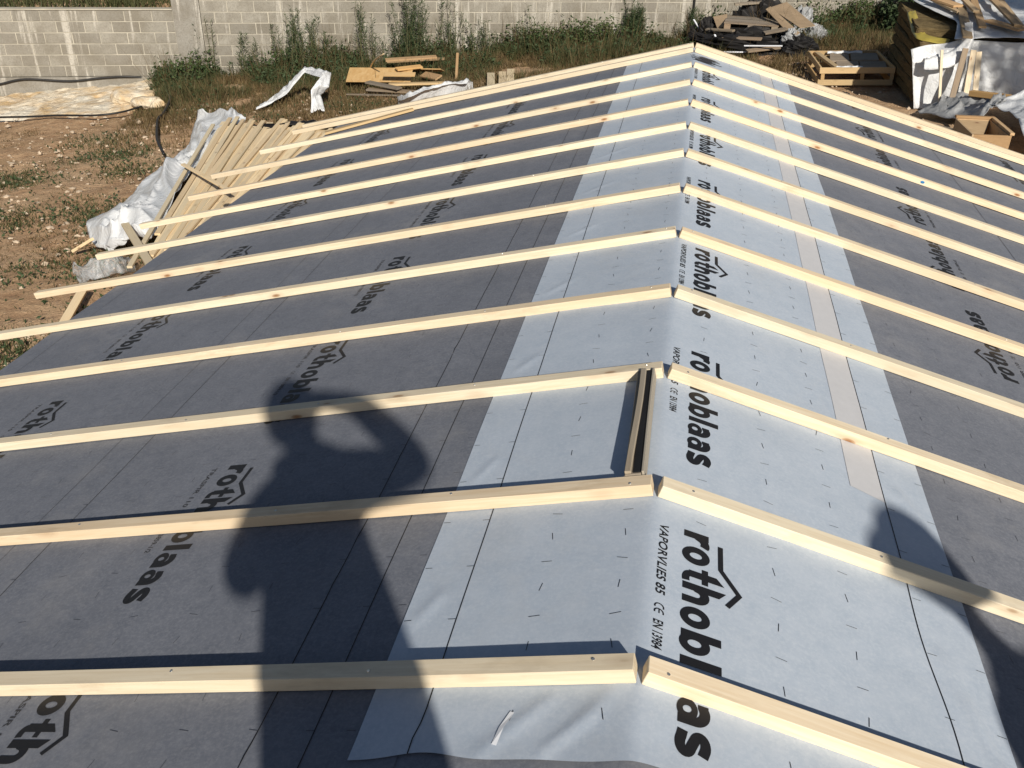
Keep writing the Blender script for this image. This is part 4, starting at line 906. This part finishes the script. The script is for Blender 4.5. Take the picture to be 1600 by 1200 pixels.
# grass: clumped blades, greener by the wall and drier towards the roof
def blades(npts, fn, hmin, hmax, w, seed):
    r = np.random.RandomState(seed); vs, fs = [], []
    n = 0
    while n < npts:
        p = fn(r)
        if p is None: continue
        h = r.uniform(hmin, hmax)*p[2]; a = r.uniform(0, 6.28); b = r.normal(0, .35); ln = r.normal(0, .35)
        dx, dy = math.cos(a)*w, math.sin(a)*w; tx, ty = p[0]+b*h, p[1]+ln*h; z = gz(p[0])-.02; k = len(vs)
        vs += [(p[0]-dx, p[1]-dy, z), (p[0]+dx, p[1]+dy, z), (tx, ty, z+h)]; fs.append((k, k+1, k+2)); n += 1
    return vs, fs
def strip(r, dens, far):
    u = r.uniform(1.6, 17.5); d = -abs(r.normal(0, far))-.04; p = W0+WD*u+WN*d
    q = Vector((p.x, p.y, 0)); m = noise.noise(q*1.1)+.5*noise.noise(q*3.2)
    if m < dens or d < -5.2: return None
    if 2.0 < p.x < 3.15 and 13.9 < p.y < 15.6: return None
    if 3.0 < p.x and p.y < 15.1: return None
    return (p.x, p.y, .55+.8*max(0, m)+.3*(d > -.8))
stuff(obj('dry_grass', *blades(85000, lambda r: strip(r, -.5, 2.3), .06, .27, .008, 1), DRYG), 'dry brown grass in front of the block wall', 'grass')
stuff(obj('green_grass', *blades(52000, lambda r: strip(r, -.2, 1.1), .08, .42, .007, 2), GRNG), 'green grass and weeds at the foot of the wall', 'grass')
def under(n):
    r = np.random.RandomState(12); rg = random.Random(12); pts = []
    while len(pts) < n:
        p = strip(r, -.05, .6)
        if p: pts.append(Vector((p[0], p[1], gz(p[0])+abs(r.normal(0, .16))*p[2])))
    return leaf_quads(rg, pts, .085, .022, .5)
stuff(obj('undergrowth', *under(30000), LEAF), 'dark leafy undergrowth along the foot of the wall', 'undergrowth')
stuff(obj('dry_stalks', *blades(2600, lambda r: strip(r, -.1, .9), .45, .95, .005, 21), DRYG), 'thin dry stalks rising from the undergrowth by the wall', 'stalks')
TU = [Vector(p) for p in DATA['tufts']]
def tuft(r):
    c = TU[r.randint(len(TU))]; s = .32; x, y = c.x+r.normal(0, s), c.y+r.normal(0, s*.8)
    if x > -3.5: return None
    return (x, y, .7)
stuff(obj('grass_tufts', *blades(10000, tuft, .03, .13, .007, 3), GRNG), 'scattered green tufts on the bare soil', 'grass')
def tuft_leaves(n):
    r = np.random.RandomState(31); rg = random.Random(31); pts = []
    while len(pts) < n:
        p = tuft(r)
        if p: pts.append(Vector((p[0], p[1], gz(p[0])+abs(r.normal(0, .04)))))
    return leaf_quads(rg, pts, .06, .015, .6)
stuff(obj('tuft_leaves', *tuft_leaves(1500), LEAF), 'low dark leaves growing in patches on the soil', 'undergrowth')
def sparse(r):
    x, y = r.uniform(-12, -3.6), r.uniform(3.5, 15); q = Vector((x, y, 4))
    if noise.noise(q*.7)+.6*noise.noise(q*2.5) < .18 or (Vector((x, y, 0))-W0).dot(WN) > -1.5: return None
    return (x, y, .6)
stuff(obj('dry_tufts', *blades(12000, sparse, .02, .09, .006, 4), DRYG), 'sparse dry tufts on the bare soil', 'grass')
def bankg(r):
    u = r.uniform(-4, 2.2); d = abs(r.normal(0, 1.6))+.25; p = W0+WD*u+WN*d; return (p.x, p.y, 1.0, -1.30+.10*d)
def bank_blades():
    r = np.random.RandomState(7); vs, fs = [], []
    for n in range(5000):
        p = bankg(r); h = r.uniform(.1, .45); a = r.uniform(0, 6.28); k = len(vs)
        vs += [(p[0]-.012*math.cos(a), p[1]-.012*math.sin(a), p[3]-.05), (p[0]+.012*math.cos(a), p[1]+.012*math.sin(a), p[3]-.05), (p[0]+r.normal(0, .1), p[1]+r.normal(0, .1), p[3]+h)]; fs.append((k, k+1, k+2))
    return vs, fs
stuff(obj('bank_grass', *bank_blades(), GRNG), 'green growth on the bank behind the low wall', 'grass')
# stones
def stones(n, fn, seed, smin, smax):
    r = random.Random(seed); vs, fs = [], []
    ico = [(0, 0, 1), (.9, 0, .3), (.28, .85, .3), (-.72, .5, .3), (-.72, -.5, .3), (.28, -.85, .3), (.6, .5, -.4), (-.3, .7, -.4), (-.8, 0, -.4), (-.3, -.7, -.4), (.6, -.5, -.4)]
    fc = [(0, 1, 2), (0, 2, 3), (0, 3, 4), (0, 4, 5), (0, 5, 1), (1, 6, 2), (2, 7, 3), (3, 8, 4), (4, 9, 5), (5, 10, 1), (2, 6, 7), (3, 7, 8), (4, 8, 9), (5, 9, 10), (1, 10, 6)]
    for _ in range(n):
        x, y = fn(r); s = smin+(smax-smin)*r.random()**4; k = len(vs); a = r.uniform(0, 6.28); sx, sy, sz = s*r.uniform(.7, 1.3), s*r.uniform(.6, 1.1), s*r.uniform(.4, .8); z = gz(x)+sz*.15
        for p in ico:
            jx = 1+r.uniform(-.25, .25); X, Y = p[0]*sx*jx, p[1]*sy*jx; vs.append((x+X*math.cos(a)-Y*math.sin(a), y+X*math.sin(a)+Y*math.cos(a), z+p[2]*sz*jx))
        fs += [tuple(i+k for i in f) for f in fc]
    return vs, fs
stuff(obj('pebbles', *stones(4200, lambda r: (r.uniform(-13, -3.6), r.uniform(3.2, 14.2)), 1, .007, .048), STONE), 'pale pebbles scattered on the bare soil', 'stones')
stuff(obj('gravel', *stones(700, lambda r: (r.uniform(-1, 3.2), r.uniform(8.5, 16.5)), 2, .01, .06), STONE), 'small stones on the ground beyond the far roof edge', 'stones')
rs = random.Random(77)
BOU = [(-9.25, 13.35, .20, 'flat pale boulder at the right tip of the rock shelf'), (-9.75, 13.75, .30, 'large pale grey boulder on the rock shelf')]
for x, y, s_, lb in BOU:
    vs, fs = [], []; n = 14
    for i in range(n+1):
        for j in range(n):
            th = math.pi*i/n; ph = 2*math.pi*j/n; d = Vector((math.sin(th)*math.cos(ph), math.sin(th)*math.sin(ph), math.cos(th))); k = 1+.3*noise.noise(d*1.6+Vector((x, y, 0)))
            vs.append((x+d.x*s_*1.5*k, y+d.y*s_*k, gz(x)+.12+d.z*s_*.55*k))
    for i in range(n):
        for j in range(n): fs.append((i*n+j, (i+1)*n+j, (i+1)*n+(j+1) % n, i*n+(j+1) % n))
    tag(obj('boulder', vs, fs, ROCK, None, (x, y, gz(x))), lb, 'boulder')
# tree on the right that shades the end of the tarp, and bushes behind the stack
def tree(name, label, base, h, cr, nleaf, seed, cz):
    rng = random.Random(seed); t = thing(name, label, 'tree', tuple(base)); b = Vector(base); sp_ = [tube([b-Vector((0, 0, .2)), b+Vector((.1, .05, h*.35)), b+Vector((0, .1, h*.75))], .13, 8, 8, .4)]; lp = []
    cl = []
    for k in range(16):
        a = rng.uniform(0, 6.28); f = rng.uniform(.3, .75); s = b+Vector((0, .05, h*f)); e = Vector((b.x+math.cos(a)*cr*rng.uniform(.4, .9), b.y+math.sin(a)*cr*rng.uniform(.4, .9), b.z+cz+rng.uniform(-.5, .6)*cr)); sp_.append(tube([s, s.lerp(e, .5)+Vector((0, 0, .1)), e], .045, 5, 5, .3)); cl.append((e, rng.uniform(.28, .5)*cr))
    for k in range(nleaf): e, r_ = cl[rng.randrange(len(cl))]; d = Vector((rng.gauss(0, 1), rng.gauss(0, 1), rng.gauss(0, 1))).normalized(); lp.append(e+d*r_*rng.random()**.5)
    stuff(obj('trunk', *join(sp_), BARK, t, smooth=True)); stuff(obj('crown', *leaf_quads(rng, lp, .15, .055, 0), LEAF, t))
tree('tree', 'leafy tree standing to the right of the roof', (8.45, 7.2, gz(8.45)), 5.6, 1.75, 15000, 5, 4.15)
for k, (x, y, r_, lb) in enumerate([(5.2, 18.6, 1.0, 'dark bush behind the insulation stack'), (6.6, 17.6, 1.2, 'dark bush at the top right corner behind the tarp'), (4.3, 19.0, .8, 'leafy bush behind the left side of the insulation stack')]):
    rng = random.Random(500+k); t = thing('bush', lb, 'bush', (x, y, gz(x))); lp = []; cl = [Vector((x+rng.gauss(0, r_*.5), y+rng.gauss(0, r_*.4), gz(x)+rng.uniform(.2, 1.1)*r_)) for _ in range(12)]
    for q in range(2600): e = cl[rng.randrange(12)]; d = Vector((rng.gauss(0, 1), rng.gauss(0, 1), rng.gauss(0, 1))).normalized(); lp.append(e+d*r_*.45*rng.random()**.5)
    obj('stem', *join([tube([(x, y, gz(x)-.1), (x, y, gz(x)+.2), tuple(c)], .025, 5, 4, .4) for c in cl]), STEM, t)['kind'] = 'stuff'; stuff(obj('leaf_mass', *leaf_quads(rng, lp, .10, .03, .2), LEAF, t))

# ------------------------------------------------------------------ the two people whose shadows fall on the roof
SKIN = plain('skin', (.48, .29, .20), .55, .4); SHIRT = plain('shirt_cloth', (.10, .13, .19), .85, .2, .1, 12); TROU = plain('trouser_cloth', (.12, .11, .10), .85, .2, .1, 12); SHOE = plain('shoe_leather', (.05, .04, .035), .6); HAIR = plain('hair', (.03, .022, .017), .6); CAPM = plain('cap_cloth', (.15, .16, .18), .85, .2)
dh = Vector((math.sin(SUN_AZ), math.cos(SUN_AZ), 0)); rh = Vector((dh.y, -dh.x, 0))
def skin_mesh(J, E, mats, pick, sub=2):
    names = list(J); idx = {n: i for i, n in enumerate(names)}
    me = bpy.data.meshes.new('body'); me.from_pydata([J[n][0] for n in names], [(idx[a], idx[b]) for a, b in E], []); o = bpy.data.objects.new('tmp', me); COL.objects.link(o)
    o.modifiers.new('skin', 'SKIN'); s = o.modifiers.new('sub', 'SUBSURF'); s.levels = sub; s.render_levels = sub
    if not me.skin_vertices: bpy.context.view_layer.objects.active = o; bpy.ops.mesh.customdata_skin_add()
    for n in names:
        sv = me.skin_vertices[0].data[idx[n]]; r = J[n][1]; sv.radius = r if isinstance(r, tuple) else (r, r); sv.use_root = (n == 'pelvis')
    dg = bpy.context.evaluated_depsgraph_get(); dg.update(); out = bpy.data.meshes.new_from_object(o.evaluated_get(dg)); bpy.data.objects.remove(o)
    out.materials.clear()
    for m in mats: out.materials.append(m)
    for p in out.polygons: p.material_index = pick(p.center); p.use_smooth = True
    return out
def head_part(root, c, face, s=1.0):
    """face features and hair on the head centre c, looking along face"""
    c = Vector(c); f = Vector(face).normalized(); r = f.cross(Vector((0, 0, 1))).normalized(); u_ = r.cross(f)
    vs, fs = [], []; n = 20
    for i in range(n+1):
        for j in range(n):
            th = math.pi*i/n; ph = 2*math.pi*j/n; x, y, z = math.sin(th)*math.cos(ph), math.sin(th)*math.sin(ph), math.cos(th)
            jaw = 1-.28*max(0, -z)**1.3*(1 if y > -.2 else .7); X = x*.078*jaw; Yv = y*.098*(1-.12*max(0, -z)); Zv = z*.122
            if y > .75 and -.35 < z < .12: Yv += .022*math.exp(-(x/.16)**2)*(1-(z+.1)**2*6 if abs(z+.1) < .35 else 0)
            if y > .7 and abs(z-.02) < .14: Yv -= .008*math.exp(-((abs(x)-.36)/.14)**2)
            if y > .7 and -.55 < z < -.4: Yv += .005*math.exp(-(x/.25)**2)
            if abs(x) > .93 and abs(z) < .28: X *= 1.16
            vs.append(c+(r*X+f*Yv+u_*Zv)*s)
    for i in range(n):
        for j in range(n): fs.append((i*n+j, (i+1)*n+j, (i+1)*n+(j+1) % n, i*n+(j+1) % n))
    return vs, fs
def person(label, base, fx, J, E, cap, headc, face, pick):
    root = thing('person', label, 'person', base)
    me = skin_mesh(J, E, [SKIN, SHIRT, TROU, SHOE], pick); off = Vector(base)
    for v in me.vertices: v.co -= off
    b = link('body', me, root)
    hv, hf = head_part(root, headc, face, 1.14); obj('head', hv, hf, SKIN, root, smooth=True)
    c = Vector(headc); f = Vector(face).normalized(); hs = []
    r = f.cross(Vector((0, 0, 1))).normalized()
    vs, fs = [], []; n = 18
    for i in range(n//2+3):
        for j in range(n):
            th = math.pi*i/n; ph = 2*math.pi*j/n; d = r*math.sin(th)*math.cos(ph)*.104+f*math.sin(th)*math.sin(ph)*.12+Vector((0, 0, math.cos(th)*.142)); back = max(0, -math.sin(ph)); p = c+d+Vector((0, 0, .008-(.05*back if i > n//2 else 0)))
            if i > n//2-1 and math.sin(ph) > .2: p = c+d*.9+Vector((0, 0, .035))
            vs.append(p)
    for i in range(n//2+2):
        for j in range(n): fs.append((i*n+j, (i+1)*n+j, (i+1)*n+(j+1) % n, i*n+(j+1) % n))
    obj('cap' if cap else 'hair', vs, fs, CAPM if cap else HAIR, root, smooth=True)
    if cap:
        vs, fs = [], []
        for k in range(13):
            a = -1.25+2.5*k/12; d = f*math.cos(a)+r*math.sin(a)
            for rr, dz in ((.088, .055), (.088+.10*max(0, math.cos(a))**.6, .045)): vs.append(c+d*rr+Vector((0, 0, dz)))
        vs += [v-Vector((0, 0, .006)) for v in vs]
        for k in range(12): fs += [(2*k, 2*k+1, 2*k+3, 2*k+2), (26+2*k+2, 26+2*k+3, 26+2*k+1, 26+2*k), (2*k+1, 2*k+27, 2*k+29, 2*k+3)]
        obj('cap_brim', vs, fs, CAPM, root)
    return root
# photographer: laterals (lat) and heights read across the light, fwd = along the light
B1 = Vector((-.02, -1.62, 0))
TE = math.tan(SUN_EL)
def L1(lat, z, fwd=0.0): p = B1+rh*lat+dh*fwd; return (p.x, p.y, z-fwd*TE)
zf = rz(.05)
J1 = {'pelvis': (L1(.115, 1.015), (.225, .19)), 'waist': (L1(.06, 1.165), (.175, .15)), 'chest': (L1(.065, 1.22), (.205, .165)), 'collar': (L1(.08, 1.325), (.09, .09)), 'neck': (L1(.07, 1.42), .062), 'skull': (L1(.045, 1.54), .06),
      'shR': (L1(.21, 1.325, .02), .09), 'elR': (L1(.435, 1.345, .06), .072), 'wrR': (L1(.275, 1.595, .13), .055), 'haR': (L1(.175, 1.645, .15), (.068, .05)),
      'f1a': (L1(.135, 1.655, .16), .010), 'f1b': (L1(.10, 1.655, .185), .009), 'f2a': (L1(.13, 1.638, .165), .010), 'f2b': (L1(.095, 1.632, .19), .009), 'f3a': (L1(.132, 1.618, .17), .010), 'f3b': (L1(.10, 1.61, .19), .009), 'f4a': (L1(.14, 1.60, .17), .009), 'f4b': (L1(.115, 1.592, .19), .008), 'th1': (L1(.16, 1.585, .14), .011), 'th2': (L1(.125, 1.575, .16), .009),
      'shL': (L1(-.075, 1.245, -.02), .07), 'elL': (L1(-.16, 1.055, -.03), .07), 'wrL': (L1(-.04, 1.17, .18), .036), 'haL': (L1(.00, 1.18, .24), (.042, .03)), 'g1': (L1(.05, 1.2, .26), .011), 'g2': (L1(.05, 1.18, .27), .011), 'g3': (L1(.045, 1.16, .27), .010), 'g4': (L1(.03, 1.145, .26), .009), 'g5': (L1(.02, 1.22, .24), .011),
      'hipL': (L1(.02, .84), .135), 'knL': (L1(.0, .50, .02), .105), 'anL': (L1(-.03, .10, -.02), .048), 'toL': (L1(-.05, .03, .13), (.045, .03)),
      'hipR': (L1(.165, .84), .14), 'knR': (L1(.20, .48, .03), .11), 'anR': (L1(.22, .06, 0), .048), 'toR': (L1(.24, -.02, .15), (.045, .03))}
E1 = [('pelvis', 'waist'), ('waist', 'chest'), ('chest', 'collar'), ('collar', 'neck'), ('neck', 'skull'), ('collar', 'shR'), ('shR', 'elR'), ('elR', 'wrR'), ('wrR', 'haR'), ('haR', 'f1a'), ('f1a', 'f1b'), ('haR', 'f2a'), ('f2a', 'f2b'), ('haR', 'f3a'), ('f3a', 'f3b'), ('haR', 'f4a'), ('f4a', 'f4b'), ('haR', 'th1'), ('th1', 'th2'),
      ('collar', 'shL'), ('shL', 'elL'), ('elL', 'wrL'), ('wrL', 'haL'), ('haL', 'g1'), ('haL', 'g2'), ('haL', 'g3'), ('haL', 'g4'), ('haL', 'g5'), ('pelvis', 'hipL'), ('hipL', 'knL'), ('knL', 'anL'), ('anL', 'toL'), ('pelvis', 'hipR'), ('hipR', 'knR'), ('knR', 'anR'), ('anR', 'toR')]
def pick1(c):
    d = (Vector(c)-B1); lat = d.dot(rh); z = c.z
    if z < .12: return 3
    if z < .95: return 2
    if z > 1.42: return 0
    return 1
person('person with one elbow raised, seen only as a shadow on the left slope', tuple(L1(.08, 0)), None, J1, E1, False, L1(.03, 1.575), (dh.x, dh.y, -.1), pick1)
B2 = Vector((1.30, -1.6, rz(1.3)))+rh*.53; B2.z = rz(B2.x/CS)
def L2(lat, z, fwd=0.0): p = Vector((1.30, -1.6, 0))+rh*lat+dh*fwd; return (p.x, p.y, z-fwd*TE)
g0 = B2.z
J2 = {'pelvis': (L2(.54, g0+.98), (.15, .12)), 'waist': (L2(.545, g0+1.1), (.135, .11)), 'chest': (L2(.55, g0+1.25), (.16, .12)), 'collar': (L2(.56, g0+1.37), (.06, .06)), 'neck': (L2(.56, g0+1.49), .046), 'skull': (L2(.55, g0+1.60), .05),
      'shR': (L2(.73, g0+1.37), .06), 'elR': (L2(.80, g0+1.09), .048), 'wrR': (L2(.80, g0+.84, .06), .034), 'haR': (L2(.80, g0+.76, .08), (.04, .025)), 'p1': (L2(.80, g0+.68, .11), .010), 'p2': (L2(.805, g0+.67, .09), .010), 'p3': (L2(.805, g0+.675, .07), .010), 'p4': (L2(.80, g0+.69, .05), .009), 'p5': (L2(.79, g0+.73, .13), .010),
      'shL': (L2(.42, g0+1.32), .055), 'elL': (L2(.335, g0+1.07), .046), 'wrL': (L2(.33, g0+.83, .06), .034), 'haL': (L2(.33, g0+.75, .08), (.04, .025)), 'q1': (L2(.33, g0+.67, .11), .010), 'q2': (L2(.325, g0+.66, .09), .010), 'q3': (L2(.325, g0+.665, .07), .010), 'q4': (L2(.33, g0+.68, .05), .009), 'q5': (L2(.34, g0+.72, .13), .010),
      'hipL': (L2(.46, g0+.90), .10), 'knL': (L2(.45, g0+.50, .02), .07), 'anL': (L2(.44, g0+.10, -.02), .048), 'toL': (L2(.43, g0+.045, .13), (.045, .03)), 'hipR': (L2(.63, g0+.90), .10), 'knR': (L2(.64, g0+.48, .02), .07), 'anR': (L2(.65, g0+.06, -.02), .048), 'toR': (L2(.66, g0-.0, .13), (.045, .03))}
E2 = [('pelvis', 'waist'), ('waist', 'chest'), ('chest', 'collar'), ('collar', 'neck'), ('neck', 'skull')]
for s_, k_ in (('R', 'p'), ('L', 'q')): E2 += [('collar', 'sh'+s_), ('sh'+s_, 'el'+s_), ('el'+s_, 'wr'+s_), ('wr'+s_, 'ha'+s_), ('pelvis', 'hip'+s_), ('hip'+s_, 'kn'+s_), ('kn'+s_, 'an'+s_), ('an'+s_, 'to'+s_)]+[('ha'+s_, k_+str(i)) for i in range(1, 6)]
def pick2(c):
    z = c.z-g0
    return 3 if z < .12 else 2 if z < .98 else 0 if (z > 1.46 or (z < 1.0 and False)) else 1
person('person in a cap standing on the right slope, seen only as a shadow', tuple(L2(.54, g0)), None, J2, E2, True, L2(.56, g0+1.67), (-rh.x, -rh.y, -.05), pick2)
